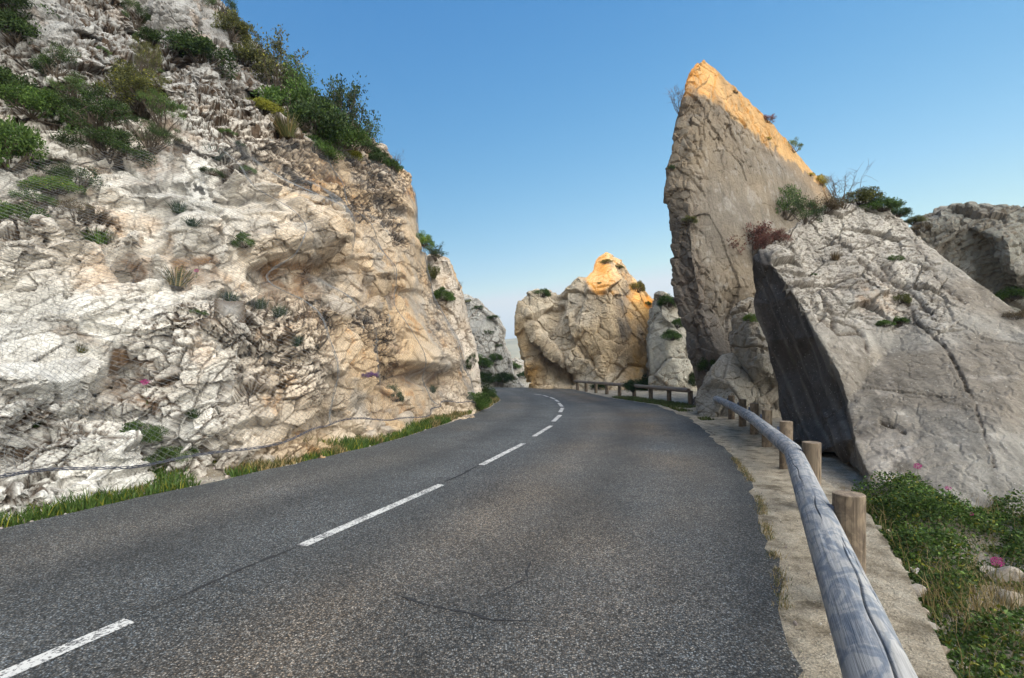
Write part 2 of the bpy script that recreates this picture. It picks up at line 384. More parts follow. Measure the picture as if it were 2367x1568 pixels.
    V, N, px, py, edge, soil = V[act], N[act], px[act], py[act], edge[act], soil[act]
    sm = fbm(V*0.45, 71, 3); rough = smooth01(0.42+sm*2.4)                 # some slabs stay smooth, others shatter
    slabm = np.clip(0.75*blob(px, py, 455, 860, 80, 90, -25, 4)+0.8*blob(px, py, 430, 545, 80, 45, 25, 4)+0.6*blob(px, py, 620, 470, 110, 60, 30, 3)+0.6*blob(px, py, 200, 680, 110, 60, 30, 3)+0.8*blob(px, py, 400, 40, 60, 60, 0, 4), 0, 1)
    rough = np.clip(rough*(1-0.7*slabm), 0.10, 1)
    rough = np.clip(rough+0.5*blob(px, py, 60, 380, 160, 60, 20)+0.6*blob(px, py, 520, 260, 90, 90, 20)+0.4*blob(px, py, 60, 600, 90, 60), 0, 1.15)
    dw = np.clip(0.55+V[:, 1]/13, 0.8, 2.0)
    L = [(0.50, (1.0, 1.5, 0.65), R1, 0.13, 0.20, 0.06*dw, 0.10, edge*(0.30+0.8*rough)),
         (0.21, (1.1, 1.4, 0.7), R3, 0.06, 0.09, 0.10*dw, 0.045, edge*(0.14+0.95*rough)),
         (0.095, (1.0, 1.3, 0.8), R2, 0.020, 0.035, 0.13, 0.012, edge*(0.02+0.5*rough)*(V[:, 1] < 16))]
    D, K, T = rockdisp(V, L, 55, 0.06)
    K = K*1.9
    D += 0.006*fbm(V*9, 31, 3)
    V = V+N*D[:, None]
    # colour: white broken rock, warmer to the right, soil in hollows and joints
    n1 = fbm(V*0.55, 201, 4); n2 = fbm(V*2.1, 203, 4); n3 = fbm(V*6.0, 205, 3)
    warm = np.clip(smooth01((px-330)/480)*0.85+0.05+n1*0.6, 0, 1)*smooth01((py-120)/200)
    c = lerp(np.tile(WHITE, (len(V), 1)), np.tile(WARM, (len(V), 1)), warm*0.92)
    up = smooth01((330-py+0.25*(px-300))/220)                               # the grey weathered ground higher up
    c = lerp(c, GREY*np.array((0.74, 0.76, 0.79)), up*0.9)
    c *= (1+0.22*T)[:, None]
    c = lerp(c, ORANGE, np.clip(smooth01((n2+n1*0.6-0.22)*3.2), 0, 1)*0.68*(0.3+0.7*warm))
    c = lerp(c, GREY*0.9, smooth01((fbm(V*1.3, 230, 4)-0.08)*3)*0.55)
    c = lerp(c, SOIL*0.42, np.clip(K*1.7*(0.5+0.5*rough), 0, 0.94))
    c = lerp(c, SOIL*1.35, np.clip(soil*1.3*smooth01(n2*1.6+n3*0.8+0.45), 0, 0.92))
    c = np.clip(c*(1+0.12*n3)[:, None], 0.02, 0.8)
    VA = VA.copy(); VA[act] = V; CA = np.tile(GREY, (n_, 1)); CA[act] = c; V, c = VA, CA
    me = np_mesh('cliff', V, Q, c)
    o = link('cliff', me, None, M_CLIFF); tag(o, kind='structure')
    return V[(V[:, 1] > 0.5) & (V[:, 1] < 22) & (V[:, 2] < 11)]
cliff_pts = build_cliff()

# ------------------------------------------------------------------ free-standing rocks from an outline with depth
def rock(name, outline, inner, thick, voxel, layers_fn, color_fn, mat, seed, smooth_it=6, label=None, cat=None, group=None, kind=None, shrink=0.86, edges=()):
    pts = list(outline)+list(inner); n = len(outline)
    co2 = [Vector((p[0], -p[1])) for p in pts]
    eds = [(i, (i+1) % n) for i in range(n)]+[(n+a, n+b) for a, b in edges]
    vo, eo, fo, ov, oe, of = delaunay_2d_cdt(co2, eds, [], 1, 1e-4)
    front = []
    for k, v in enumerate(vo):
        src = ov[k]
        if src: front.append(at(*pts[src[0]]))
        else: front.append(at(v.x, -v.y, sum(p[2] for p in pts)/len(pts)))
    front = np.array(front)
    loop = [next(k for k in range(len(vo)) if i in ov[k]) for i in range(n)]
    cen = front[loop].mean(0)
    bm = bmesh.new(); fv = [bm.verts.new(p) for p in front]
    cam0 = np.array((0, 0, CAMZ)); back = {}
    for i in loop:
        r = front[i]-cam0; b = front[i]+r/np.linalg.norm(r[:2])*thick; cb = cen+np.array((cen[0], cen[1], 0))/np.linalg.norm(cen[:2])*thick
        b = cb+(b-cb)*np.array((shrink, shrink, 0.5+shrink/2)); back[i] = bm.verts.new(b)
    cbv = bm.verts.new(cb)
    for f in fo:
        try: bm.faces.new([fv[i] for i in f])
        except ValueError: pass
    for a, b in zip(loop, loop[1:]+loop[:1]):
        try: bm.faces.new([fv[b], fv[a], back[a], back[b]])
        except ValueError: pass
        bm.faces.new([back[b], back[a], cbv])
    for v in [v for v in bm.verts if not v.link_faces]: bm.verts.remove(v)
    bmesh.ops.recalc_face_normals(bm, faces=bm.faces[:])
    me = bpy.data.meshes.new('cage'); bm.to_mesh(me); bm.free()
    o = bpy.data.objects.new('cage', me); COL.objects.link(o)
    m = o.modifiers.new('r', 'REMESH'); m.mode = 'VOXEL'; m.voxel_size = voxel; m.adaptivity = 0
    if smooth_it:
        s = o.modifiers.new('s', 'SMOOTH'); s.factor = 0.5; s.iterations = smooth_it
    dg = bpy.context.evaluated_depsgraph_get(); e = o.evaluated_get(dg); em = e.to_mesh()
    nv = len(em.vertices); V = np.empty(nv*3, np.float32); em.vertices.foreach_get('co', V); V = V.reshape(-1, 3)
    Nn = np.empty(nv*3, np.float32); em.vertices.foreach_get('normal', Nn); Nn = Nn.reshape(-1, 3)
    nl = len(em.loops); lv = np.empty(nl, np.int32); em.loops.foreach_get('vertex_index', lv)
    lt = np.empty(len(em.polygons), np.int32); em.polygons.foreach_get('loop_total', lt)
    assert (lt == 4).all(); Q = lv.reshape(-1, 4).copy()
    e.to_mesh_clear(); bpy.data.objects.remove(o); bpy.data.meshes.remove(me)
    px, py = pix(V)
    D, K, T = rockdisp(V, layers_fn(V, px, py), seed, 0.06 if name == 'rock_slab' else 0.12)
    D += 0.02*fbm(V*2.5, seed+7, 4)
    D, K, T, xf = (color_fn.__defaults__ or (None,))[0](V, px, py, D, K, T) if color_fn.__defaults__ else (D, K, T, None)
    V2 = V+Nn*D[:, None]
    c = color_fn(V2, px, py, K, T)
    me = np_mesh(name, V2, Q, np.clip(c, 0.015, 0.8))
    o = link(name, me, None, mat); tag(o, label, cat, group, kind)
    print('rock', name, nv)
    return o
def mk(base, K, T, tv=0.15, ck=0.6, ckc=SOIL): 
    c = base*(1+tv*T)[:, None]; return lerp(c, ckc, K*ck)
RB = rotm(10, 38, 15); RC = rotm(30, 20, 60); RV = rotm(0, 15, 0)

# the tall spire
def spire_layers(V, px, py):
    e = np.clip(1-smooth01((px-1600-(py-200)*0.02)/45), 0, 1)                 # rough left edge
    mid = blob(px, py, 1690, 290, 110, 90, 35, 2)+0.8*blob(px, py, 1650, 660, 90, 70, 0, 2)+blob(px, py, 1690, 740, 120, 60)
    m = np.clip(0.04+e*0.6+mid*0.55, 0, 1)
    return [(2.6, (0.8, 1, 1.8), RV, 0.20, 0.20, 0.05, 0.03, 0.10+0.7*m), (0.9, (0.8, 1, 1.5), RB, 0.16, 0.2, 0.1, 0.06, m*0.8),
            (0.34, (1, 1, 1.2), RC, 0.09, 0.12, 0.12, 0.035, m)]
def spire_color(V, px, py, K, T):
    n1 = fbm(V*0.4, 301, 4); n2 = fbm(V*np.array((1.2, 1.2, 0.3)), 303, 4); n3 = fbm(V*3, 305, 4)
    c = np.tile(np.array((0.175, 0.155, 0.13)), (len(V), 1)); c = lerp(c, np.array((0.22, 0.182, 0.135)), smooth01(n1*1.5+0.5))
    c = lerp(c, WHITE*0.6, smooth01((n3-0.15)*3)*0.3)
    sun_rdg = smooth01(((px-1600)*0.60-(py-190)*0.80+14+14*n3)/10); c = lerp(c, np.array((0.42, 0.29, 0.14)), sun_rdg*0.85)  # paler ridge face, with the orange of the sun put into its colour
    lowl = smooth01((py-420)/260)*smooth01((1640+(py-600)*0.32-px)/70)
    c = lerp(c, np.array((0.12, 0.115, 0.12)), np.clip(lowl*(0.75+0.9*n2), 0, 0.9))       # darker, uneven tone towards the lower left
    c = lerp(c, np.array((0.17, 0.14, 0.11)), np.clip(blob(px, py, 1650, 230, 60, 50)*(0.5+n2), 0, 0.6))
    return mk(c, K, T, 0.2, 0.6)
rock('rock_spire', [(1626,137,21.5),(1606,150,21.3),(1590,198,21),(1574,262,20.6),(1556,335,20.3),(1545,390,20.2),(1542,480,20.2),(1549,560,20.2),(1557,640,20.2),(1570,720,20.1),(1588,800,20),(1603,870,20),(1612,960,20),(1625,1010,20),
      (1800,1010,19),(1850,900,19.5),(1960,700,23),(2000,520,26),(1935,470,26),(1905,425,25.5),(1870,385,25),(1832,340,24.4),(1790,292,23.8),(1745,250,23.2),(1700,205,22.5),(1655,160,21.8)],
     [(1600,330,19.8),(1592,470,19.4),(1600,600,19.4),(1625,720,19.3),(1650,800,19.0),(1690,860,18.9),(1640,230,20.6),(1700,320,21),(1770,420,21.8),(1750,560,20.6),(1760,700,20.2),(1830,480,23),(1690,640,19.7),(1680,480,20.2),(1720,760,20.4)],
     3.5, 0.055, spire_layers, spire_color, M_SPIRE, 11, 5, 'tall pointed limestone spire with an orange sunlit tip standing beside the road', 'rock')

# the leaning slab in the right foreground
def SLX(py): return np.interp(py, (575, 690, 780, 860, 930, 1010, 1065, 1150, 1250), (1772, 1842, 1893, 1938, 1960, 1975, 1985, 2012, 2050))
def slab_layers(V, px, py):
    upper = smooth01((1010-py-0.52*(px-1760)*0.9+60-np.maximum(0, (px-1990))*0.25)/60)
    dark = smooth01((SLX(py)-px+8)/24)
    m = np.clip(0.03+upper*0.95, 0, 1)*(1-0.85*dark)
    frac = np.clip(smooth01((770-py+0.12*(px-1900))/70)*smooth01((2190-px+(py-560)*0.35)/90), 0, 1)*(1-0.9*dark)
    return [(1.9, (1, 1, 1.6), RB, 0.10, 0.08, 0.04, 0.04, 0.15+0.5*frac), (0.8, (1.5, 1, 0.8), RB, 0.12, 0.14, 0.04, 0.13, frac),
            (0.36, (1.5, 1, 0.7), RC, 0.05, 0.06, 0.05, 0.05, frac*(0.2+0.6*smooth01(fbm(V*0.9, 14, 2)*3+0.5))), (0.14, (1.3, 1, 0.8), RC, 0.02, 0.03, 0.1, 0.012, frac+0.04)]
def slab_mod(V, px, py, D, K, T):
    # long joint down the face, small ledge cracks, ribs on the dark side
    def line(pts, w, dep):
        nonlocal D, K
        for (ax, ay), (bx, by) in zip(pts, pts[1:]):
            L2 = (bx-ax)**2+(by-ay)**2; t = np.clip(((px-ax)*(bx-ax)+(py-ay)*(by-ay))/L2, 0, 1)
            wv = 5*np.sin(px*0.11+py*0.07)+4*np.sin(px*0.031-py*0.05)
            r = np.hypot(px-ax-t*(bx-ax)+wv*0.5, py-ay-t*(by-ay)+wv*0.3); g = np.exp(-(r/w)**2); D = D-dep*g; K = np.maximum(K, 0.8*g)
    line([(2020,600),(2075,655),(2120,745),(2185,800),(2215,850),(2235,900)], 4, 0.07)
    line([(2040,977),(2065,985),(2090,998)], 4, 0.06)
    line([(1960,740),(1985,760),(2010,815)], 4, 0.05); line([(1990,600),(2040,640),(2095,660),(2150,720)], 5, 0.08); line([(1850,640),(1905,690),(1935,760)], 5, 0.08); line([(2120,560),(2160,640),(2230,700)], 4, 0.06); line([(2240,900),(2262,960),(2300,1080)], 3, 0.03); line([(1900,735),(1940,770),(1990,770)], 5, 0.07)
    D += -0.025*blob(px, py, 2060, 1080, 50, 80, -20, 4)
    D += 0.016*fbm(np.stack([(px+0.0*py)*0.03-(py)*0.016, py*0.002, 0*px], 1), 78, 4)*smooth01((px-1980)/60)+0.02*fbm(V*3.0, 79, 4)-0.016*smooth01((np.abs(fbm((V@rotm(0, 32, 0))*np.array((5.0, 3.0, 1.2)), 83, 4))-0.0)*-9+1)*(px > SLX(py))
    dark = smooth01((SLX(py)-px)/18); u = (px-(py-600)*0.42)
    D += dark*(0.05*np.sin(u*0.09+2.5*fbm(V*0.5, 9, 3))+0.018*np.sin(u*0.3+3*fbm(V*0.9, 10, 2))+0.06*fbm(V*1.5, 12, 4))
    low = np.exp(-((px-SLX(py)-14)/20)**2)*(px > SLX(py)-10)*smooth01((py-640)/60)+0.8*smooth01((py-1090)/50)*smooth01((2110-px)/40)*(px > SLX(py)-10); low = np.clip(low, 0, 1); D += low*(0.06*fbm(V*3, 40, 4)); K = np.maximum(K, low*0.25*smooth01(fbm(V*5, 41, 3)*3))
    return D, K, T, None
def slab_color(V, px, py, K, T, _m=slab_mod):
    n1 = fbm(V*0.6, 311, 4); n3 = fbm(V*4, 315, 4); n2 = fbm(V*1.7, 317, 4)
    c = np.tile(np.array((0.29, 0.277, 0.25)), (len(V), 1)); c = lerp(c, np.array((0.21, 0.182, 0.148)), smooth01(n1*1.6+0.45)*0.8)
    frac = smooth01((800-py+0.12*(px-1900))/90)*smooth01((2190-px+(py-560)*0.35)/90); c = lerp(c, np.array((0.46, 0.435, 0.395)), frac*0.75)
    c = lerp(c, np.array((0.58, 0.54, 0.49)), smooth01((n3-0.25)*4)*0.3)
    sv = fbm(np.stack([(px-0.45*py)*0.035, py*0.0035, 0*px], 1), 88, 5); sw = fbm(np.stack([(px-0.45*py)*0.011, py*0.003, 0*px+5], 1), 89, 4)
    c = c*(1+0.55*np.clip(sv, -0.6, 0.5))[:, None]; c = lerp(c, np.array((0.15, 0.13, 0.105)), smooth01((sw-0.05)*4)*0.55*(1-frac))
    c = lerp(c, np.array((0.50, 0.46, 0.41)), blob(px, py, 2065, 1085, 60, 85, -15, 4)*0.8*smooth01(n2*2+0.8))
    c = lerp(c, ORANGE, np.clip(blob(px, py, 2015, 680, 60, 25, 25)+blob(px, py, 2350, 610, 30, 20), 0, 1)*smooth01(n2*2+0.6)*0.75)
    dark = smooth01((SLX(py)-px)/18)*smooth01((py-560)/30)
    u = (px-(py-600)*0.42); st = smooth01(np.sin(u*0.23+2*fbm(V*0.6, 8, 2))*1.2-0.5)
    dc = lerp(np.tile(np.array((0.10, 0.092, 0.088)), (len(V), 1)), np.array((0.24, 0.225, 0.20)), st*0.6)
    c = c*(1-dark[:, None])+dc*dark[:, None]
    c = lerp(c, np.array((0.18, 0.15, 0.11)), smooth01((py-1000)/60)*smooth01((2040-px)/40)*smooth01(n2*2+0.3)*0.6*(1-dark))
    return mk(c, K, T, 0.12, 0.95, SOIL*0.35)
rock('rock_slab', [(1730,598,11.6),(1765,576,11.3),(1800,552,11.6),(1850,512,12.2),(1905,488,12.8),(1985,455,13.4),(2050,478,13.2),(2095,525,12.8),(2190,602,11.6),(2290,675,10.4),(2400,760,9.3),(2560,880,8.2),(2760,1030,7.2),
      (2850,1300,5.2),(2600,1390,4.5),(2367,1295,4.75),(2240,1252,5.1),(2120,1205,5.55),(2030,1165,5.95),(2003,1118,6.3),(1968,1065,7.9),(1880,1045,9.3),(1835,1020,10.2),(1810,1000,10.9),(1793,930,11.3),(1790,880,11.5),(1770,790,11.6),(1745,700,11.6)],
     [(1790,620,10.6),(1842,690,9.9),(1893,780,9.2),(1938,860,8.6),(1960,930,8.2),(1975,1010,7.3),(1760,640,11.5),(1840,850,10.9),(1890,960,9.9),(2000,620,11.2),(2060,800,9.5),(2080,1000,7.07),(2200,800,8.9),(2300,1000,6.5),(2200,1120,5.9),(2400,1150,5.6),(2110,620,11.2),(1900,600,11.5),(1960,700,10.3),(1989,1060,6.85),(2010,1108,6.35)],
     2.6, 0.032, slab_layers, slab_color, M_SLAB, 21, 1, 'huge grey leaning slab with a dark overhanging left face behind the near log guardrail', 'rock', edges=[(0,1),(1,2),(2,3),(3,4),(4,5)])

def gen_layers(s, m=1.0):
    return lambda V, px, py: [(3.0*s, (1, 1, 1.3), RB, 0.5*s*m, 0.42*s*m, 0.08, 0.12*s, np.ones(len(V))), (1.1*s, (1.2, 1, 0.8), RB, 0.2*s*m, 0.22*s*m, 0.1, 0.11*s, np.clip(0.6+fbm(V*0.3, 5, 2)*1.5, 0.15, 1)),
            (0.42*s, (1.2, 1, 0.8), RC, 0.09*s*m, 0.11*s*m, 0.12, 0.05*s, np.clip(0.55+fbm(V*0.5, 6, 2)*2, 0.1, 1))]
def gen_color(base, warm=0.3, dirt=0.7, seed=0):
    def fn(V, px, py, K, T):
        n1 = fbm(V*0.5, 400+seed, 4); n2 = fbm(V*1.5, 410+seed, 4)
        c = np.tile(np.array(base), (len(V), 1)); c = lerp(c, WARM, np.clip(smooth01(n1*2+0.4)*warm*1.5, 0, 1)); c = lerp(c, GREY*0.75, smooth01((n2-0.1)*3)*0.5)
        return mk(c, K, T, 0.2, dirt)
    return fn
# rock behind the slab at the right edge
rock('boulder', [(2105,505,17),(2150,480,17),(2240,471,16.5),(2320,475,16),(2400,492,15.5),(2520,560,15),(2900,720,14.5),(2900,900,14),(2500,860,13.8),(2300,800,14.3),(2200,740,15),(2070,620,16)],
     [(2240,520,15.6),(2330,560,14.6),(2270,575,15.6),(2340,625,14.4),(2300,650,15.6),(2400,700,15.2)], 3.0, 0.06, gen_layers(0.55, 1.2), gen_color((0.23, 0.225, 0.195), 0.0, 0.8, 1), M_SPIRE, 31, 4,
     'rounded grey boulder behind the top of the leaning slab, at the right edge', 'rock')
# broken rock and low boulder between spire and slab
rock('boulder', [(1692,722,16.9),(1712,700,16.8),(1730,690,16.8),(1770,720,16.6),(1800,800,16.4),(1830,900,16.2),(1830,1000,16),(1760,980,16),(1742,880,16.4),(1715,840,16.7),(1690,790,16.9)],
     [(1735,760,16.0),(1760,850,15.7)], 2.0, 0.05, gen_layers(0.35, 1.3), gen_color((0.30, 0.285, 0.25), 0.08, 0.8, 2), M_SPIRE, 32, 3,
     'broken rock wedged between the spire and the dark side of the slab', 'rock')
rock('boulder', [(1616,900,17.0),(1640,850,17.0),(1668,818,16.9),(1695,815,16.8),(1735,850,16.7),(1760,900,16.5),(1770,985,16),(1690,985,15.6),(1622,970,16.2),(1608,940,16.7)],
     [(1660,870,16.2),(1700,900,15.9),(1690,860,16.3)], 2.0, 0.04, gen_layers(0.3, 0.7), gen_color((0.33, 0.32, 0.285), 0.05, 0.5, 3), M_SPIRE, 33, 5,
     'low rounded grey boulder at the far end of the near log guardrail', 'rock')
# the middle outcrop closing the view
def mid_layers(V, px, py):
    r = np.clip(0.45+fbm(V*0.2, 6, 3)*1.3, 0.1, 1)
    tip = 1-0.6*smooth01((680-py)/60)
    return [(4.2, (0.9, 1, 1.9), RV, 0.40, 0.55, 0.03, 0.10, tip), (1.5, (0.9, 1, 1.4), RB, 0.30, 0.50, 0.05, 0.18, (0.3+0.7*r)*tip), (0.6, (1, 1, 1.2), RC, 0.10, 0.17, 0.08, 0.05, 0.15+0.8*r), (0.28, (1, 1, 1.2), RC, 0.05, 0.09, 0.10, 0.03, 0.1+0.8*r)]
def mid_mod(V, px, py, D, K, T):
    a, b = cut(px, py, 1232, 790, 1330, 870, 40, 28, 5); D = D+0.5*a-1.0*b; K = np.maximum(K, 0.5*b)
    a, b = cut(px, py, 1215, 740, 1300, 700, 30, 14, 4); D = D+0.2*a-0.6*b; K = np.maximum(K, 0.4*b)
    D -= 0.6*blob(px, py, 1340, 690, 8, 60, 15); D = D+0.1*blob(px, py, 1420, 640, 40, 40)
    return D, K, T, None
def mid_color(V, px, py, K, T, _m=mid_mod):
    n1 = fbm(V*0.25, 501, 4); n2 = fbm(V*0.9, 503, 4); sv = fbm(V*np.array((1.6, 1.6, 0.2)), 505, 3)
    c = np.tile(np.array((0.57, 0.445, 0.29)), (len(V), 1)); c = lerp(c, np.array((0.60, 0.53, 0.42)), smooth01(n1*2+0.5)*0.8)
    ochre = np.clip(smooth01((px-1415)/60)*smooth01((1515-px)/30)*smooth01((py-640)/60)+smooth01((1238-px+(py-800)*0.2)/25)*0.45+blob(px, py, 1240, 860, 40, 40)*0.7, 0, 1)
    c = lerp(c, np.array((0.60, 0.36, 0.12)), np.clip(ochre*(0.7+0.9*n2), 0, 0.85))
    c = lerp(c, np.array((0.46, 0.29, 0.12)), smooth01((760-py)/110)*smooth01((px-1330)/70)*0.45)  # ochre near the peak, sun glow painted into the rock colour
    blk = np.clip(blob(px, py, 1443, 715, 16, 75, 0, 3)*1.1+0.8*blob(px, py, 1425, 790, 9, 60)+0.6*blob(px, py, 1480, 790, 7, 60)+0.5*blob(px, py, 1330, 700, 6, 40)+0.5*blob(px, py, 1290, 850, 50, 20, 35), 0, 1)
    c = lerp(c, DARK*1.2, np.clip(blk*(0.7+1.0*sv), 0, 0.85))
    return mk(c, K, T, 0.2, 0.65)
rock('rock_outcrop', [(1198,735,40),(1204,700,40),(1222,680,40),(1250,672,40.5),(1268,680,41),(1288,692,41),(1312,668,41),(1340,640,41),(1374,628,41),(1382,604,41),(1404,588,41),(1428,600,41),(1450,632,41),(1475,662,41),(1498,695,41),(1513,718,41),(1520,800,40),(1515,905,39),(1520,960,38),
      (1235,960,38),(1232,900,38.5),(1218,850,39),(1208,800,39.5),(1200,765,40)],
     [(1235,745,38.6),(1250,800,38.1),(1225,840,38.4),(1284,735,39.9),(1268,785,39.6),(1262,720,39.3),(1312,735,38.0),(1345,680,38.9),(1375,660,39.0),(1330,800,37.3),(1300,830,37.5),(1340,865,37.6),(1275,860,38.9),(1400,800,36.9),(1408,700,37.8),(1413,640,39.0),(1404,612,39.6),(1416,770,36.9),
      (1440,700,38.6),(1480,730,39.3),(1490,820,38.8),(1450,850,37.6),(1385,880,36.4),(1420,905,35.6),(1480,905,36.4),(1340,905,36.6)],
     7.0, 0.085, mid_layers, mid_color, M_FAR, 41, 3, 'pale limestone outcrop with a sunlit orange peak and black streak where the road bends', 'rock')
rock('rock_outcrop', [(1503,740,35.5),(1510,700,35.5),(1520,680,35.5),(1532,678,35.5),(1555,700,35.5),(1600,700,36),(1660,740,36),(1660,950,35),(1500,950,34),(1500,880,34.6),(1498,800,35)],
     [(1530,720,34.8),(1540,800,34.2),(1570,880,33.8),(1525,870,34.4),(1560,760,34.8)],
     5.0, 0.09, gen_layers(0.9, 1.1), gen_color((0.44, 0.42, 0.36), 0.15, 0.8, 4), M_FAR, 43, 4, 'grey rock with green shrubs between the sunlit outcrop and the tall spire', 'rock')
# far cliffs past the bend on the left
rock('cliff', [(960,600,24),(996,592,23),(1035,600,22.6),(1050,640,22.6),(1062,665,22.5),(1082,740,22.5),(1092,790,22.5),(1100,830,22.4),(1110,880,22.4),(1117,945,22.4),(1060,960,21.5),(1000,900,21.5),(960,700,22)],
     [(1020,680,22),(1050,760,22),(1080,860,22)], 6.0, 0.06, gen_layers(0.35, 1.0), gen_color((0.56, 0.50, 0.43), 0.5, 0.7, 5), M_SPIRE, 51, 4, kind='structure', shrink=0.95)
rock('cliff', [(1000,700,58),(1072,688,56),(1100,700,55),(1130,722,54),(1150,738,54),(1163,762,54),(1168,800,54),(1180,830,54),(1188,870,54),(1225,905,54),(1225,960,53),(1080,960,50),(1000,900,52)],
     [(1110,760,53),(1140,800,52.5),(1130,860,51.5),(1160,860,53)], 9.0, 0.14, gen_layers(1.0, 1.2), gen_color((0.37, 0.365, 0.34), 0.0, 0.7, 6), M_FAR, 52, 4, kind='structure', shrink=0.95)
rock('cliff', [(1150,850,70),(1178,838,70),(1192,828,70),(1210,838,70),(1222,850,70),(1250,870,70),(1260,960,69),(1150,960,68)],
     [(1190,860,69),(1215,880,69)], 8.0, 0.18, gen_layers(1.0, 1.2), gen_color((0.38, 0.365, 0.33), 0.05, 0.7, 7), M_FAR, 53, 3, kind='structure', shrink=0.95)

# ------------------------------------------------------------------ ground, road, verges
def zg(x, y):                      # the land falls away past the crest of the road
    x = np.asarray(x, float); y = np.asarray(y, float)
    return -2.6*smooth01((y-38)/34)-0.4*smooth01((y-80)/40)
def pl(pts): return np.array([(gp(*p) if len(p) == 2 else p[:2]) for p in pts], float)
LEFT = np.concatenate([[(-13.5, -18), (-9.8, -10), (-7.3, -1)], pl([(0,1224),(529,1108),(852,1035),(947,1008),(1086,962),(1133,942),(1158,926),(1146,911)]), [(-1.9,34.5),(-4.2,38.5),(-9,43),(-17,47),(-30,50)]])
RIGHT = np.concatenate([[(-9.5, -20), (-4.6, -11), (-0.25, -1.5)], pl([(1834,1568),(1789,1308),(1743,1126),(1675,1037),(1598,969),(1511,936),(1412,921)]), [(4.6,37.6),(2.5,43),(-3,49),(-13,54),(-28,57)]])
def resample(P, n):
    s = np.concatenate([[0], np.cumsum(np.linalg.norm(np.diff(P, axis=0), axis=1))]); t = np.linspace(0, s[-1], 2000)
    Q = np.stack([np.interp(t, s, P[:, k]) for k in range(P.shape[1])], 1)
    for _ in range(60): Q[1:-1] = (Q[:-2]+2*Q[1:-1]+Q[2:])/4
    k = np.linspace(0, 1999, n); return np.stack([np.interp(k, np.arange(2000), Q[:, j]) for j in range(P.shape[1])], 1)
def side_pair(n):
    # pair the two edges by matching forward order
    return resample(LEFT, n), resample(RIGHT, n)
def asphalt_mat():
    m, nt, bs = mat_new('asphalt'); p = geo_pos(nt)
    a = nd(nt, 'ShaderNodeAttribute', attribute_name='Col')
    vo = nd(nt, 'ShaderNodeTexVoronoi', Scale=90.0); nt.links.new(p, vo.inputs['Vector'])
    sep = nd(nt, 'ShaderNodeSeparateColor'); nt.links.new(vo.outputs['Color'], sep.inputs[0])
    chip = ramp(nt, sep.outputs[0], [(0.0, 0.35), (0.45, 0.8), (0.78, 1.3), (1.0, 2.4)])
    ga = ramp(nt, vo.outputs['Distance'], [(0.25, 1.15), (0.62, 0.35)])
    n1 = noise(nt, p, 1.3, 6, 0.65); n0 = noise(nt, p, 0.35, 4, 0.6); big = mixc(nt, ramp(nt, n1, [(0.3, 0.80), (0.7, 1.18)]), ramp(nt, n0, [(0.35, 0.84), (0.65, 1.16)]), 1.0, 'MULTIPLY')
    n2 = noise(nt, p, 38, 3, 0.7); mid = ramp(nt, n2, [(0.3, 0.7), (0.7, 1.35)])
    c = mixc(nt, a.outputs['Color'], chip, 1.0, 'MULTIPLY'); c = mixc(nt, c, ga, 1.0, 'MULTIPLY'); c = mixc(nt, c, big, 1.0, 'MULTIPLY'); c = mixc(nt, c, mid, 1.0, 'MULTIPLY')
    tint = mixc(nt, (0.9, 1.0, 1.1), (1.12, 1.0, 0.88), sep.outputs[1]); c = mixc(nt, c, tint, 1.0, 'MULTIPLY')
    nt.links.new(c, bs.inputs['Base Color']); bs.inputs['Roughness'].default_value = 0.78; bs.inputs['Specular IOR Level'].default_value = 0.35
    b = bump(nt, None, ga, 0.004, 0.9); bump(nt, bs, n2, 0.004, 0.8, b)
    return m
M_ASPH = asphalt_mat()
def build_road():
    n, k = 420, 60
    L, R = side_pair(n)
    rs = np.random.RandomState(3)
    t = np.linspace(0, 1, k); X = L[:, None, :]*(1-t)[None, :, None]+R[:, None, :]*t[None, :, None]
    Z = zg(X[..., 0], X[..., 1])+0.012+0.03*np.sin(np.pi*t)[None, :]*0
    P = np.concatenate([X, Z[..., None]], 2)
    V = P.reshape(-1, 3)
    # ragged edge
    nn = fbm(V*np.array((2.2, 2.2, 1)), 600, 4); e = np.tile(np.concatenate([np.zeros(k-3), [0.2, 0.6, 1.0]]), n); el = np.tile(np.concatenate([[1.0, 0.5, 0.2], np.zeros(k-3)]), n)
    V[:, 0] += e*(nn*0.14+0.10*fbm(V*np.array((9, 9, 1)), 602, 3))+el*nn*0.12
    T = np.tile(t, n); y = V[:, 1]
    c = np.tile(np.array((0.106, 0.111, 0.112)), (len(V), 1))
    n1 = fbm(V*0.6, 610, 3)
    brown = np.clip(np.exp(-((T-0.80)/0.13)**2)*0.7+0.35*np.exp(-((T-0.60)/0.08)**2)+0.25*np.exp(-((T-0.15)/0.1)**2), 0, 1)*np.clip(0.6+n1, 0, 1)
    c = lerp(c, np.array((0.19, 0.138, 0.086)), brown)
    c *= (1+0.20*np.exp(-((T-0.17)/0.05)**2)+0.20*np.exp(-((T-0.38)/0.05)**2)+0.22*np.exp(-((T-0.62)/0.05)**2)+0.22*np.exp(-((T-0.84)/0.05)**2)-0.14*np.exp(-((T-0.73)/0.03)**2)-0.12*np.exp(-((T-0.27)/0.03)**2)-0.25*np.exp(-((T-0.985)/0.03)**2))[:, None]
    c = lerp(c, np.array((0.26, 0.235, 0.195)), 0.35*smooth01(fbm(V*2.5, 612, 4)*2)*(np.exp(-(T/0.03)**2)+np.exp(-((1-T)/0.02)**2)))
    idx = np.arange(n*k).reshape(n, k)
    Q = np.stack([idx[:-1, :-1], idx[:-1, 1:], idx[1:, 1:], idx[1:, :-1]], -1).reshape(-1, 4)
    o = link('road', np_mesh('road', V, Q, c), None, M_ASPH); tag(o, kind='structure'); return o
road_o = build_road()
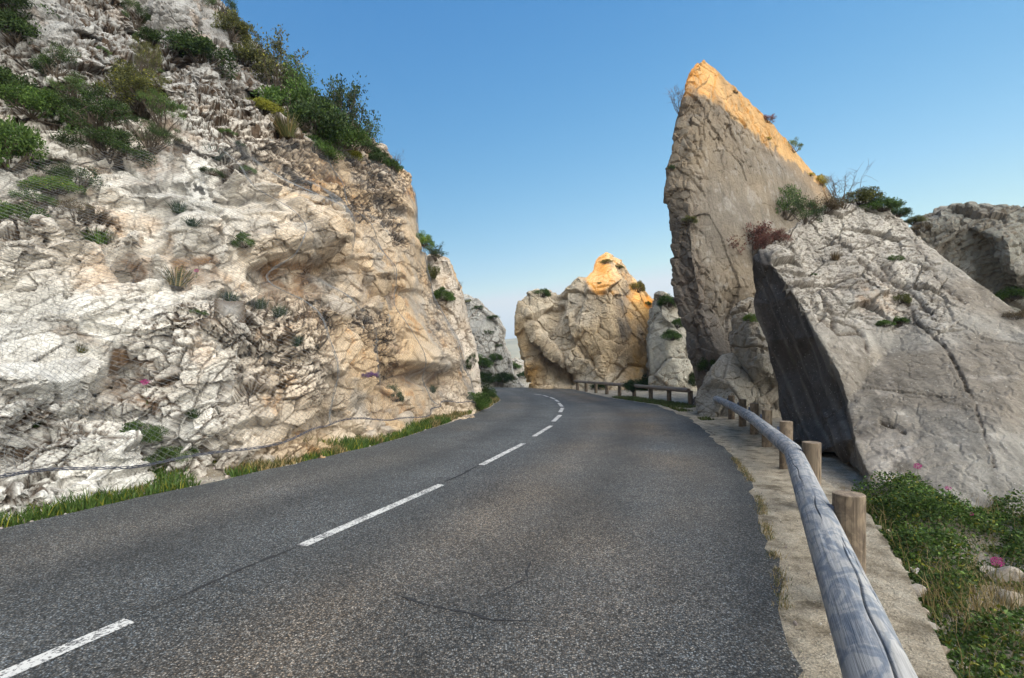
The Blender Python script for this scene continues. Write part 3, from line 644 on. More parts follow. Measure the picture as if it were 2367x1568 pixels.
def paint_mat():
    m, nt, bs = mat_new('worn_road_paint'); p = geo_pos(nt)
    n = noise(nt, p, 45, 4, 0.75); n2 = noise(nt, p, 5, 3, 0.6)
    ad = nt.nodes.new('ShaderNodeMath'); nt.links.new(n, ad.inputs[0]); nt.links.new(mult(nt, n2, 0.35), ad.inputs[1])
    f = ramp(nt, ad.outputs[0], [(0.615, 0.0), (0.685, 1.0)])
    c = mixc(nt, (0.10, 0.10, 0.10), (0.60, 0.59, 0.56), f); nt.links.new(c, bs.inputs['Base Color']); bs.inputs['Roughness'].default_value = 0.7
    bump(nt, bs, n, 0.004)
    return m
M_PAINT = paint_mat()
M_CRACK = plain('crack_filler', (0.022, 0.022, 0.024), 0.9, 0.3, 30, 0)
def ribbon(name, pts, wd, z, mat, parent=None, jag=0.0, seed=0, var=0.0):
    rs = np.random.RandomState(seed)
    pts = np.array(pts, float); s = np.concatenate([[0], np.cumsum(np.linalg.norm(np.diff(pts, axis=0), axis=1))])
    n = max(6, int(s[-1]/0.05)); t = np.linspace(0, s[-1], n); Q = np.stack([np.interp(t, s, pts[:, k]) for k in (0, 1)], 1)
    if jag:
        o3 = np.stack([Q[:, 0]*3, Q[:, 1]*3, np.zeros(n)], 1); Q = Q+jag*np.stack([fbm(o3, 700+seed, 5), fbm(o3+9, 701+seed, 5)], 1)
    tg = np.gradient(Q, axis=0); tg /= np.linalg.norm(tg, axis=1)[:, None]; nm = np.stack([-tg[:, 1], tg[:, 0]], 1)
    wv = wd/2*(1+var*(rs.rand(n)*2-1)); 
    if var: e = np.minimum(np.arange(n), np.arange(n)[::-1])/6.0; wv = wv*np.clip(e, 0.1, 1)
    A = Q+nm*wv[:, None]; B = Q-nm*wv[:, None]
    V = np.concatenate([np.c_[A, zg(A[:, 0], A[:, 1])+z], np.c_[B, zg(B[:, 0], B[:, 1])+z]])
    i = np.arange(n-1); o = link(name, np_mesh(name, V, np.stack([n+i, n+i+1, i+1, i], 1)), parent, mat); return o
dashes = [[(-3.55, 0.55), gp(300, 1440)], [gp(698, 1265), gp(1020, 1123)], [gp(1113, 1077), gp(1210, 1027)], [gp(1234, 1010.6), gp(1274, 985.7)],
          [gp(1279, 975.6), gp(1295, 960.8)], [gp(1294.8, 954), gp(1300.4, 944)], [gp(1299, 940.8), gp(1291.5, 932.6)], [gp(1290.5, 929.8), gp(1283.9, 925)],
          [gp(1282, 923.6), gp(1272, 919.3)], [gp(1267, 918), gp(1255.6, 914.6)], [gp(1252, 914), gp(1235.6, 911.8)]]
for k, dsh in enumerate(dashes): ribbon('lane_dash', dsh, 0.115 if k < 4 else 0.14, 0.0165, M_PAINT, road_o)
ribbon('crack', [gp(300, 1436), gp(560, 1320), gp(698, 1263)], 0.032, 0.0165, M_CRACK, road_o, 0.03, 1, 0.8)
ribbon('crack', [gp(1020, 1120), gp(1060, 1103), gp(1113, 1075)], 0.05, 0.0165, M_CRACK, road_o, 0.03, 2, 0.6)
ribbon('crack', [gp(900, 1375), gp(960, 1405), gp(1060, 1415), gp(1130, 1432), gp(1270, 1440)], 0.022, 0.0165, M_CRACK, road_o, 0.09, 3, 0.9)
ribbon('crack', [gp(1120, 1390), gp(1210, 1345), gp(1228, 1290)], 0.015, 0.0165, M_CRACK, road_o, 0.06, 4, 0.9)
ribbon('crack', [gp(170, 1318), gp(210, 1312)], 0.05, 0.0165, M_CRACK, road_o, 0.03, 5, 0.5)
ribbon('crack', [gp(1480, 965), gp(1590, 975), gp(1660, 1010)], 0.02, 0.0165, M_CRACK, road_o, 0.05, 6, 0.6)

def earth_mat(name, c1, c2, c3, sc=1.0):
    m, nt, bs = mat_new(name); p = geo_pos(nt)
    n1 = noise(nt, p, 2.2*sc, 7, 0.65); n2 = noise(nt, p, 40*sc, 4, 0.7); vo = nd(nt, 'ShaderNodeTexVoronoi', Scale=55.0*sc); nt.links.new(p, vo.inputs['Vector'])
    c = ramp(nt, n1, [(0.35, c1), (0.5, c2), (0.68, c3)]); sp = ramp(nt, n2, [(0.3, 0.6), (0.7, 1.35)]); c = mixc(nt, c, sp, 1.0, 'MULTIPLY')
    g = ramp(nt, vo.outputs['Distance'], [(0.2, 1.15), (0.7, 0.7)]); c = mixc(nt, c, g, 0.8, 'MULTIPLY')
    nt.links.new(c, bs.inputs['Base Color']); bs.inputs['Roughness'].default_value = 0.95; bs.inputs['Specular IOR Level'].default_value = 0.15
    b = bump(nt, None, g, 0.008); b = bump(nt, None, n1, 0.08, 1.0, b); bump(nt, bs, n2, 0.008, 1.0, b)
    return m
M_GROUND = earth_mat('stony_ground', (0.20, 0.16, 0.11), (0.33, 0.29, 0.23), (0.45, 0.41, 0.35))
M_SHOULD = earth_mat('sandy_concrete', (0.17, 0.14, 0.10), (0.36, 0.31, 0.235), (0.46, 0.41, 0.325), 1.6)
def build_ground():
    ax = np.unique(np.concatenate([np.linspace(-1100, -60, 30), np.linspace(-60, -12, 40), np.linspace(-12, 14, 220), np.linspace(14, 60, 40), np.linspace(60, 1100, 30)]))
    ay = np.unique(np.concatenate([np.linspace(-300, -20, 12), np.linspace(-20, 0, 30), np.linspace(0, 26, 260), np.linspace(26, 120, 110), np.linspace(120, 2100, 40)]))
    X, Y = np.meshgrid(ax, ay, indexing='ij'); V = np.stack([X, Y, zg(X, Y)], 2).reshape(-1, 3)
    near = smooth01((60-np.hypot(V[:, 0], V[:, 1]))/30)
    # stay below the road and shoulder, rise a little beside them
    L, R = resample(LEFT, 600), resample(RIGHT, 600)
    xl = np.interp(V[:, 1], L[:, 1], L[:, 0]); Rm = R[:np.argmax(R[:, 1])+1]; xr = np.interp(V[:, 1], np.maximum.accumulate(Rm[:, 1]), Rm[:, 0])
    offl = xl-V[:, 0]; offr = V[:, 0]-xr; inr = (V[:, 1] > -18) & (V[:, 1] < 34)
    h = -0.02+near*0.03*fbm(V*1.2, 650, 3)*smooth01((np.maximum(offl, offr)-0.5)/0.5)
    h = h+inr*smooth01((offl-0.15)/1.2)*0.12*(1+0.4*fbm(V*1.7, 651, 3))
    h = h+inr*smooth01((offr-1.55)/0.8)*(0.05+0.05*fbm(V*3, 652, 3))*smooth01((14-V[:, 1])/4)
    V[:, 2] += h
    idx = np.arange(len(V)).reshape(len(ax), len(ay)); Q = np.stack([idx[:-1, :-1], idx[1:, :-1], idx[1:, 1:], idx[:-1, 1:]], -1).reshape(-1, 4)
    o = link('ground', np_mesh('ground', V, Q, None, True), None, M_GROUND); tag(o, kind='structure')
build_ground()
def build_shoulder():
    outer = np.concatenate([[(-2.2, -5), (-0.05, -1.5)], pl([(2200,1568),(2100,1350),(2010,1200)]), [(4.35,6.6),(5.0,8.3),(6.0,10.5),(7.0,13.5),(7.9,17.5),(8.0,20)]])
    inner = np.concatenate([[(-3.4, -7), (-0.7, -1.8)], pl([(1790,1568),(1750,1308),(1720,1126),(1660,1037),(1585,969)]), [(6.0,21.0),(6.1,22.5)]])
    A, B = resample(inner, 260), resample(outer, 260); k = 26; t = np.linspace(0, 1, k)
    X = A[:, None]*(1-t)[None, :, None]+B[:, None]*t[None, :, None]
    V = np.concatenate([X, np.full(X.shape[:2]+(1,), 0.0)], 2).reshape(-1, 3); T = np.tile(t, 260)
    V[:, 2] = 0.004+0.012*smooth01((T-0.2)/0.3)*np.clip(fbm(V*1.5, 660, 3)+0.4, 0, 1)+0.035*smooth01((T-0.55)/0.2)
    V[:, 0] += (T > 0.99)*0.04*fbm(V*4, 661, 3)
    idx = np.arange(260*k).reshape(260, k); Q = np.stack([idx[:-1, :-1], idx[:-1, 1:], idx[1:, 1:], idx[1:, :-1]], -1).reshape(-1, 4)
    edge = idx[:, -1]; low = V[edge].copy(); low[:, 2] = -0.10; n0 = len(V); V = np.concatenate([V, low])
    i = np.arange(259); Q2 = np.stack([edge[i], n0+i, n0+i+1, edge[i+1]], 1)
    o = link('shoulder', np_mesh('shoulder', V, np.concatenate([Q, Q2]), None, True), None, M_SHOULD); tag(o, kind='structure')
build_shoulder()
# distant hills across the valley
def build_hills():
    xs = np.linspace(-900, 900, 200); ys = np.linspace(0, 1, 30)
    X, T = np.meshgrid(xs, ys, indexing='ij'); prof = 165+35*np.sin(X*0.004+1)-40*smooth01(np.abs(X-0)/900)
    Z = prof*np.sin(np.pi*T)**0.9-6; Y = 2150+T*1500
    Z = Z*0.5; Y = Y*0.53; X = X*0.6
    V = np.stack([X, Y, Z], 2).reshape(-1, 3); V[:, 2] += 12*fbm(V*0.008, 670, 5)*np.clip(V[:, 2]/60, 0, 1)
    idx = np.arange(len(V)).reshape(200, 30); Q = np.stack([idx[:-1, :-1], idx[1:, :-1], idx[1:, 1:], idx[:-1, 1:]], -1).reshape(-1, 4)
    o = link('hills', np_mesh('hills', V, Q, None, True), None, plain('scrub_hillside', (0.20, 0.21, 0.16), 0.95, 0.3, 0.02, 0)); tag(o, kind='structure')
build_hills()

# ------------------------------------------------------------------ generic tubes
def tube(path, radii, sides=6, caps=True):
    path = np.array(path, float); n = len(path); radii = np.broadcast_to(radii, n)
    tg = np.gradient(path, axis=0); tg /= np.linalg.norm(tg, axis=1)[:, None]+1e-9
    up = np.array((0, 0, 1.0)) if abs(tg[0, 2]) < 0.9 else np.array((1.0, 0, 0))
    a = np.cross(tg, up); a /= np.linalg.norm(a, axis=1)[:, None]+1e-9; b = np.cross(a, tg)
    th = np.arange(sides)*2*math.pi/sides
    V = path[:, None]+radii[:, None, None]*(np.cos(th)[None, :, None]*a[:, None]+np.sin(th)[None, :, None]*b[:, None])
    idx = np.arange(n*sides).reshape(n, sides); nx = np.roll(idx, -1, 1)
    Q = np.stack([idx[:-1], nx[:-1], nx[1:], idx[1:]], -1).reshape(-1, 4)
    return V.reshape(-1, 3), Q
class Bag:
    def __init__(s): s.V = []; s.F = {}; s.C = []; s.n = 0
    def add(s, V, Fc, c=None):
        V = np.asarray(V, float); Fc = np.asarray(Fc); s.V.append(V); s.F.setdefault(Fc.shape[1], []).append(Fc+s.n); s.n += len(V)
        c = np.array((0.1, 0.1, 0.1)) if c is None else np.asarray(c); s.C.append(np.broadcast_to(c, (len(V), 3)))
    def mesh(s, name, smooth=False): return np_mesh(name, np.concatenate(s.V), [np.concatenate(f) for f in s.F.values()], np.concatenate(s.C), smooth)

# ------------------------------------------------------------------ log guardrails
def wood_mat(name, pale, dark, bluish):
    m, nt, bs = mat_new(name); at_ = nd(nt, 'ShaderNodeAttribute', attribute_name='lc'); v = at_.outputs['Vector']
    def mp(sx, sy, sz):
        k = nd(nt, 'ShaderNodeMapping'); k.inputs['Scale'].default_value = (sx, sy, sz); nt.links.new(v, k.inputs['Vector']); return k.outputs[0]
    fib = noise(nt, mp(1.6, 55, 55), 1.0, 5, 0.65); fib2 = noise(nt, mp(4, 130, 130), 1.0, 3, 0.6)
    pat = noise(nt, mp(4.5, 8.0, 8.0), 1.0, 5, 0.62, 1.5); big = noise(nt, mp(1.2, 3, 3), 1.0, 3, 0.5)
    c = mixc(nt, pale, bluish, ramp(nt, pat, [(0.47, 0.0), (0.52, 0.55), (0.60, 0.9)])); c = mixc(nt, c, dark, mult(nt, ramp(nt, big, [(0.5, 0.0), (0.72, 1.0)]), 0.5))
    c = mixc(nt, c, ramp(nt, fib, [(0.3, 0.66), (0.5, 1.0), (0.7, 1.22)]), 1.0, 'MULTIPLY'); c = mixc(nt, c, ramp(nt, fib2, [(0.3, 0.85), (0.7, 1.12)]), 1.0, 'MULTIPLY')
    a2 = nd(nt, 'ShaderNodeAttribute', attribute_name='Col'); c = mixc(nt, c, a2.outputs['Color'], 1.0, 'MULTIPLY')
    nt.links.new(c, bs.inputs['Base Color']); bs.inputs['Roughness'].default_value = 0.72; bs.inputs['Specular IOR Level'].default_value = 0.3
    b = bump(nt, None, fib, 0.006); bump(nt, bs, fib2, 0.002, 1.0, b)
    return m
M_RAIL = wood_mat('weathered_log', (0.32, 0.315, 0.31), (0.16, 0.165, 0.18), (0.13, 0.155, 0.195))
M_POST = wood_mat('brown_post_wood', (0.215, 0.165, 0.115), (0.07, 0.052, 0.038), (0.12, 0.09, 0.065))
M_FRAIL = wood_mat('far_log', (0.26, 0.20, 0.15), (0.13, 0.095, 0.07), (0.20, 0.16, 0.13))
M_METAL = plain('galvanised_bracket', (0.08, 0.10, 0.16), 0.45, 0.3, 20, 0, 0.6)
def log_mesh(name, A, B, r0, r1, seed, ns=56, nr=None, cracks=7):
    rs = np.random.RandomState(seed); A, B = np.array(A, float), np.array(B, float); L = np.linalg.norm(B-A); u = (B-A)/L
    nr = nr or int(L/0.03); s = np.linspace(0, L, nr); th = np.arange(ns)*2*math.pi/ns
    S, TH = np.meshgrid(s, th, indexing='ij'); R = r0+(r1-r0)*S/L
    q = np.stack([S*1.3, np.cos(TH)*0.8, np.sin(TH)*0.8], 2).reshape(-1, 3)
    R = R*(1+0.035*fbm(q*2, seed, 3).reshape(S.shape)); c = np.ones(S.shape)
    for k in range(cracks):
        c0 = rs.uniform(0, 2*math.pi) if k > 1 else rs.uniform(0.6, 1.6); s0 = rs.uniform(-0.5, L*0.8); ln = rs.uniform(0.5, 2.2); w = rs.uniform(0.018, 0.045)*(56/ns)**0.0
        cen = c0+0.10*np.sin(S*3.1+k)+0.06*np.sin(S*9.7+2*k)+(S-s0)*rs.uniform(-0.12, 0.12)
        d = np.angle(np.exp(1j*(TH-cen))); env = smooth01((S-s0)/0.25)*smooth01((s0+ln-S)/0.25)
        g = np.exp(-(d/w)**2)*env; R = R-0.012*g; c = c*(1-0.8*np.exp(-(d/(w*0.75))**2)*env)
    for k in range(int(L*1.6)):                    # knots
        s0 = rs.uniform(0, L); t0 = rs.uniform(0, 6.28); d2 = ((S-s0)/0.022)**2+(np.angle(np.exp(1j*(TH-t0)))*R/0.014)**2; c = c*(1-0.65*np.exp(-d2)+0.25*np.exp(-(np.sqrt(d2)-1.9)**2*3)); R = R+0.003*np.exp(-d2/3)
    endf = np.minimum(S, L-S); R = R*(0.88+0.12*smooth01(endf/0.03))
    up = np.array((0, 0, 1.0)) if abs(u[2]) < 0.9 else np.array((0, 1.0, 0)); a = np.cross(u, up); a /= np.linalg.norm(a); b = np.cross(a, u)
    P = A+S[..., None]*u+R[..., None]*(np.cos(TH)[..., None]*a+np.sin(TH)[..., None]*b)
    V = P.reshape(-1, 3); idx = np.arange(nr*ns).reshape(nr, ns); nx = np.roll(idx, -1, 1)
    Q = np.stack([idx[:-1], nx[:-1], nx[1:], idx[1:]], -1).reshape(-1, 4)
    lc = np.stack([S+seed*3.7, R*np.cos(TH), R*np.sin(TH)], 2).reshape(-1, 3)
    V = np.concatenate([V, [A, B]]); lc = np.concatenate([lc, [(seed*3.7, 0, 0), (seed*3.7+L, 0, 0)]]); c = np.concatenate([c.ravel(), [0.8, 0.8]])
    n0 = len(V)-2; T1 = np.stack([idx[0], np.full(ns, n0), nx[0]], 1); T2 = np.stack([idx[-1], nx[-1], np.full(ns, n0+1)], 1)
    return np_mesh(name, V, [Q, np.concatenate([T1, T2])], np.repeat(c[:, None], 3, 1), False, lc)
def post_mesh(name, x, y, z0, h, r, seed, ns=40, notch=False, facing=(0, 0)):
    nr = 30; s = np.linspace(0, h, nr); th = np.arange(ns)*2*math.pi/ns; S, TH = np.meshgrid(s, th, indexing='ij')
    q = np.stack([S, np.cos(TH), np.sin(TH)], 2).reshape(-1, 3); R = r*(1+0.05*fbm(q*1.5+seed, seed, 3).reshape(S.shape))
    c = 1-0.4*np.clip(fbm(np.stack([S*2, np.cos(TH)*9, np.sin(TH)*9], 2).reshape(-1, 3), seed+3, 3).reshape(S.shape), 0, 1)
    cr = np.exp(-(np.angle(np.exp(1j*(TH-5.3-0.1*np.sin(S*8))))/0.04)**2); R = R-0.010*cr; c = c*(1-0.8*cr)
    # rings of the cut top, with a few radial rows
    rows = [np.stack([x+R*np.cos(TH), y+R*np.sin(TH), z0+S], 2)]
    tops = []
    for k, f in enumerate((0.93, 0.75, 0.5, 0.25)):
        tops.append(np.stack([x+R[-1]*f*np.cos(th), y+R[-1]*f*np.sin(th), np.full(ns, z0+h+(0.006 if k else 0.004))], 1)[None])
    P = np.concatenate(rows+tops, 0)
    if notch:                                   # the half-round seat sawn for the rail
        dx = (P[..., 0]-x)*facing[0]+(P[..., 1]-y)*facing[1]; hi = P[..., 2] > z0+h-0.27
        lim = 0.035; m = hi & (dx > lim); sh = (dx-lim)[m]; P[..., 0][m] -= sh*facing[0]; P[..., 1][m] -= sh*facing[1]
    n2 = P.shape[0]; idx = np.arange(n2*ns).reshape(n2, ns); nx = np.roll(idx, -1, 1)
    Q = np.stack([idx[:-1], nx[:-1], nx[1:], idx[1:]], -1).reshape(-1, 4)
    V = np.concatenate([P.reshape(-1, 3), [(x, y, z0+h+0.006)]]); T = np.stack([idx[-1], nx[-1], np.full(ns, len(V)-1)], 1)
    C_ = np.concatenate([c, np.array([1.25, 1.05, 1.3, 1.1])[:, None]*np.ones((4, ns))], 0).ravel(); C_ = np.append(C_, 1.0)
    lc = np.stack([V[:, 2]+seed*2.3, V[:, 0]-x, V[:, 1]-y], 1)
    return np_mesh(name, V, [Q, T], np.repeat(C_[:, None], 3, 1), False, lc)
def guardrail(path, joints, r, posts, label, mat, ph, pr, zr, seed, off, ns=56, brackets=True, lean=None):
    P = np.array(path, float); root = empty('log_guardrail', (posts[0][0], posts[0][1], 0)); tag(root, label, 'guardrail', 'log guardrails along the outer edge of the road')
    M = Matrix.Translation(-root.location)
    s = np.concatenate([[0], np.cumsum(np.linalg.norm(np.diff(P, axis=0), axis=1))]); at_s = lambda t: np.array([np.interp(t, s, P[:, k]) for k in (0, 1)])
    js = [j*s[-1] for j in joints]
    for k, (a, b) in enumerate(zip(js, js[1:])):
        A, B = at_s(a), at_s(b); g = (B-A)/np.linalg.norm(B-A)*0.009
        za, zb = zr(A), zr(B)
        me = log_mesh('log', (*(A+g), za), (*(B-g), zb), r*(1.04-0.07*(k % 2)), r*(0.96+0.02*(k % 2)), seed+k, ns=(220 if k == 0 and ns > 30 else 120 if ns > 30 else ns), cracks=12, nr=None if ns > 30 else int(max(8, (b-a)/0.2)))
        me.transform(M); link('log', me, root, mat)
    for k, (x, y) in enumerate(posts):
        z0 = float(zg(x, y))-0.15; me = post_mesh('post', x, y, z0, ph+0.15, pr, seed+30+k, ns=40 if ns > 30 else 14, notch=False, facing=off)
        me.transform(M); link('post', me, root, M_POST)
        if brackets and ns > 30:
            cx, cy = x+off[0]*(pr+0.005), y+off[1]*(pr+0.005); tx, ty = -off[1], off[0]; b = Bag(); hz = ph-0.16
            pts = np.array([(cx+tx*a*0.03+off[0]*o, cy+ty*a*0.03+off[1]*o, hz+c2) for o in (-0.012, 0.03) for a, c2 in ((-1, -0.07), (1, -0.07), (1, 0.07), (-1, 0.07))])
            b.add(pts, [(0, 1, 2, 3), (7, 6, 5, 4), (0, 4, 5, 1), (1, 5, 6, 2), (2, 6, 7, 3), (3, 7, 4, 0)])
            me = b.mesh('bracket'); me.transform(M); link('bracket', me, root, M_METAL)
    return root
near_path = [(0.22, -0.35), (1.27, 1.63), (1.97, 3.05), (2.73, 4.55), (3.62, 6.25), (4.32, 8.2), (5.05, 10.2), (5.95, 13.0), (6.55, 15.0), (7.08, 17.0)]
near_posts = [(2.32, 3.33), (3.48, 5.62), (4.42, 7.8), (5.22, 9.9), (5.86, 11.7), (6.34, 13.3), (6.85, 15.1), (7.32, 16.8)]
guardrail(near_path, (0.0, 0.385, 0.62, 0.80, 1.0), 0.106, near_posts, 'weathered grey blue log guardrail on brown posts along the right shoulder in the foreground', M_RAIL, 0.78, 0.097, lambda p: 0.60, 101, (-0.9, 0.42))
fp = [at(x, 850, d)[:2] for x, d in ((1592, 21), (1500, 24.6), (1400, 29.8), (1328, 35.5))]
def along(P, n):
    P = np.array(P); s = np.concatenate([[0], np.cumsum(np.linalg.norm(np.diff(P, axis=0), axis=1))]); t = np.linspace(0.15, s[-1]-0.15, n); return [tuple(np.interp(v, s, P[:, k]) for k in (0, 1)) for v in t]
guardrail(fp, (0, 0.27, 0.5, 0.75, 1.0), 0.10, [(x+0.16, y+0.02) for x, y in along(fp, 9)], 'brown log guardrail on short posts in front of the sunlit outcrop', M_FRAIL, 0.62, 0.11, lambda p: 0.66, 151, (-1, 0), ns=20)
tp = [(-2.0, 60), (0.0, 60.5), (2.4, 62)]
guardrail(tp, (0, 0.5, 1.0), 0.13, [(x, y+0.2) for x, y in along(tp, 4)], 'small distant log guardrail beyond the bend, at the foot of the far cliff', M_FRAIL, 0.8, 0.12, lambda p: -1.05, 171, (0, -1), ns=16)

# ------------------------------------------------------------------ rockfall net
def build_net():
    g = 0.10; Y0, Z0 = 1.5, 0.0; ny, nz = int(19/g), int(9.6/g)
    iy = ((cliff_pts[:, 1]-Y0)/g).astype(int); iz = ((cliff_pts[:, 2]-Z0)/g).astype(int); ok = (iy >= 0) & (iy < ny) & (iz >= 0) & (iz < nz)
    E = np.full((ny, nz), -99.0); np.maximum.at(E, (iy[ok], iz[ok]), cliff_pts[ok, 0])
    def nb(E, f):
        Pd = np.pad(E, 1, mode='edge'); return f([Pd[a:a+ny, b:b+nz] for a in (0, 1, 2) for b in (0, 1, 2)])
    for _ in range(30):
        m = E < -50
        if not m.any(): break
        E = np.where(m, nb(E, lambda l: np.max(l, 0)), E)
    for _ in range(2): E = nb(E, lambda l: np.max(l, 0))
    for _ in range(5): E = nb(E, lambda l: np.mean(l, 0))
    def X(y, z):
        fy = np.clip((y-Y0)/g-0.5, 0, ny-1.001); fz = np.clip((z-Z0)/g-0.5, 0, nz-1.001); a = fy.astype(int); b = fz.astype(int); u = fy-a; v = fz-b
        return E[a, b]*(1-u)*(1-v)+E[a+1, b]*u*(1-v)+E[a, b+1]*(1-u)*v+E[a+1, b+1]*u*v
    c = 0.047; NI, NJ = int(17.2/c), int(9/c)
    I, J = np.meshgrid(np.arange(NI), np.arange(NJ), indexing='ij'); par = (I+J) % 2 == 0
    y = 2.0+I*c*1.15; z = 0.42+J*c*0.9; jit = np.random.RandomState(1).normal(0, 0.004, (2,)+y.shape); y = y+jit[0]; z = z+jit[1]
    z = z-0.10*np.sin(y*1.1)*np.exp(-J*c/0.6)
    top = np.interp(y, (2, 5, 7, 10, 14, 17, 19), (2.6, 3.2, 4.4, 6.4, 8.3, 8.7, 8.6)); inside = par & (z < top) & (y < 19.6)
    P = np.stack([X(y, z)-0.005, y, z], 2)
    segs = []
    for dj in (1, -1):
        a = inside[:-1, max(0, -dj):NJ-max(0, dj)] & inside[1:, max(0, dj):NJ-max(0, -dj)]
        A = P[:-1, max(0, -dj):NJ-max(0, dj)][a]; B = P[1:, max(0, dj):NJ-max(0, -dj)][a]; segs.append((A, B))
    A = np.concatenate([s[0] for s in segs]); B = np.concatenate([s[1] for s in segs]); n = len(A); r = 0.0019
    u = (B-A)/np.linalg.norm(B-A, axis=1)[:, None]; p = np.cross(u, (1, 0, 0)); p /= np.linalg.norm(p, axis=1)[:, None]+1e-9; q = np.cross(u, p)
    ring = [r*p, r*(-0.5*p+0.866*q), r*(-0.5*p-0.866*q)]
    V = np.stack([A+k for k in ring]+[B+k for k in ring], 1).reshape(-1, 3); b0 = (np.arange(n)*6)[:, None]
    Q = np.concatenate([b0+np.array(f) for f in ((0, 1, 4, 3), (1, 2, 5, 4), (2, 0, 3, 5))])
    mt = plain('galvanised_wire', (0.16, 0.17, 0.18), 0.5, 0.2, 5, 0, 0.3)
    root = empty('rockfall_net', (-5.5, 5.5, 0)); tag(root, 'diamond wire rockfall net draped over the pale cliff face with a cable along its foot', 'rock net')
    M = Matrix.Translation(-root.location)
    me = np_mesh('mesh_panel', V, Q); me.transform(M); link('mesh_panel', me, root, mt)
    yy = np.linspace(2.0, 19.5, 260); zz = 0.42-0.10*np.sin(yy*1.1)+0.03*np.sin(yy*3.7)+0.02*np.abs(np.sin(yy*2.3)); cb = Bag()
    base = np.stack([X(yy, zz)+0.012, yy, zz], 1)
    for k in range(3):
        o = np.stack([0.012*np.cos(yy*14+k*2.1), np.zeros(260), 0.016*np.sin(yy*14+k*2.1)], 1); tv, tq = tube(base+o, 0.0058, 5); cb.add(tv, tq)
    me = cb.mesh('foot_cable'); me.transform(M); link('foot_cable', me, root, plain('tarred_cable', (0.045, 0.05, 0.07), 0.6, 0.3, 20, 0))
    for y0, y1, zt in ((10.3, 9.7, 6.2), (13.8, 14.9, 8.0), (17.9, 19.3, 8.4)):      # seams where two panels are laced together
        zz = np.linspace(0.5, zt, 150); yy = y1+(y0-y1)*(zz/zt)+0.12*np.sin(zz*1.7); s = Bag(); base = np.stack([X(yy, zz)+0.01, yy, zz], 1)
        for k in range(4):
            o = np.stack([0.008*np.cos(zz*20+k), 0.05*np.sin(zz*(7+k)+k*1.7), np.zeros(150)], 1); tv, tq = tube(base+o, 0.0035, 4); s.add(tv, tq)
        me = s.mesh('lacing_seam'); me.transform(M); link('lacing_seam', me, root, mt)
build_net()

# ------------------------------------------------------------------ plants
PAL = dict(dark=((0.020, 0.040, 0.012), (0.055, 0.085, 0.022)), green=((0.035, 0.075, 0.015), (0.10, 0.16, 0.035)), bright=((0.06, 0.13, 0.02), (0.17, 0.26, 0.05)),
           olive=((0.060, 0.070, 0.025), (0.15, 0.15, 0.05)), yellow=((0.12, 0.13, 0.015), (0.30, 0.29, 0.04)), brown=((0.07, 0.05, 0.028), (0.17, 0.12, 0.06)),
           red=((0.08, 0.030, 0.022), (0.20, 0.075, 0.055)), blue=((0.035, 0.06, 0.045), (0.09, 0.13, 0.10)), straw=((0.20, 0.14, 0.06), (0.42, 0.32, 0.15)), purple=((0.10, 0.05, 0.14), (0.22, 0.12, 0.28)))
def colors(rs, n, pal, acc=None, f=0.0):
    a, b = PAL[pal]; t = rs.rand(n)**1.4; c = np.array(a)+(np.array(b)-np.array(a))*t[:, None]
    if acc: m = rs.rand(n) < f; a2, b2 = PAL[acc]; c[m] = (np.array(a2)+(np.array(b2)-np.array(a2))*rs.rand(n)[:, None])[m]
    return c
def leaves(bag, P, D, L, W, C_, rs, fold=0.25):
    """pointed leaves: base P, direction D, six-cornered outline folded on the midrib"""
    n = len(P); D = D/(np.linalg.norm(D, axis=1)[:, None]+1e-9); r = rs.normal(size=(n, 3)); S = np.cross(D, r); S /= np.linalg.norm(S, axis=1)[:, None]+1e-9; N = np.cross(D, S)
    L = np.broadcast_to(L, n)[:, None]; W = np.broadcast_to(W, n)[:, None]
    V = np.stack([P, P+D*L*0.45+S*W*0.5+N*W*fold, P+D*L, P+D*L*0.45-S*W*0.5+N*W*fold], 1).reshape(-1, 3)
    b = (np.arange(n)*4)[:, None]; bag.add(V, np.concatenate([b+np.array((0, 1, 2)), b+np.array((0, 2, 3))]), np.repeat(C_, 4, 0))
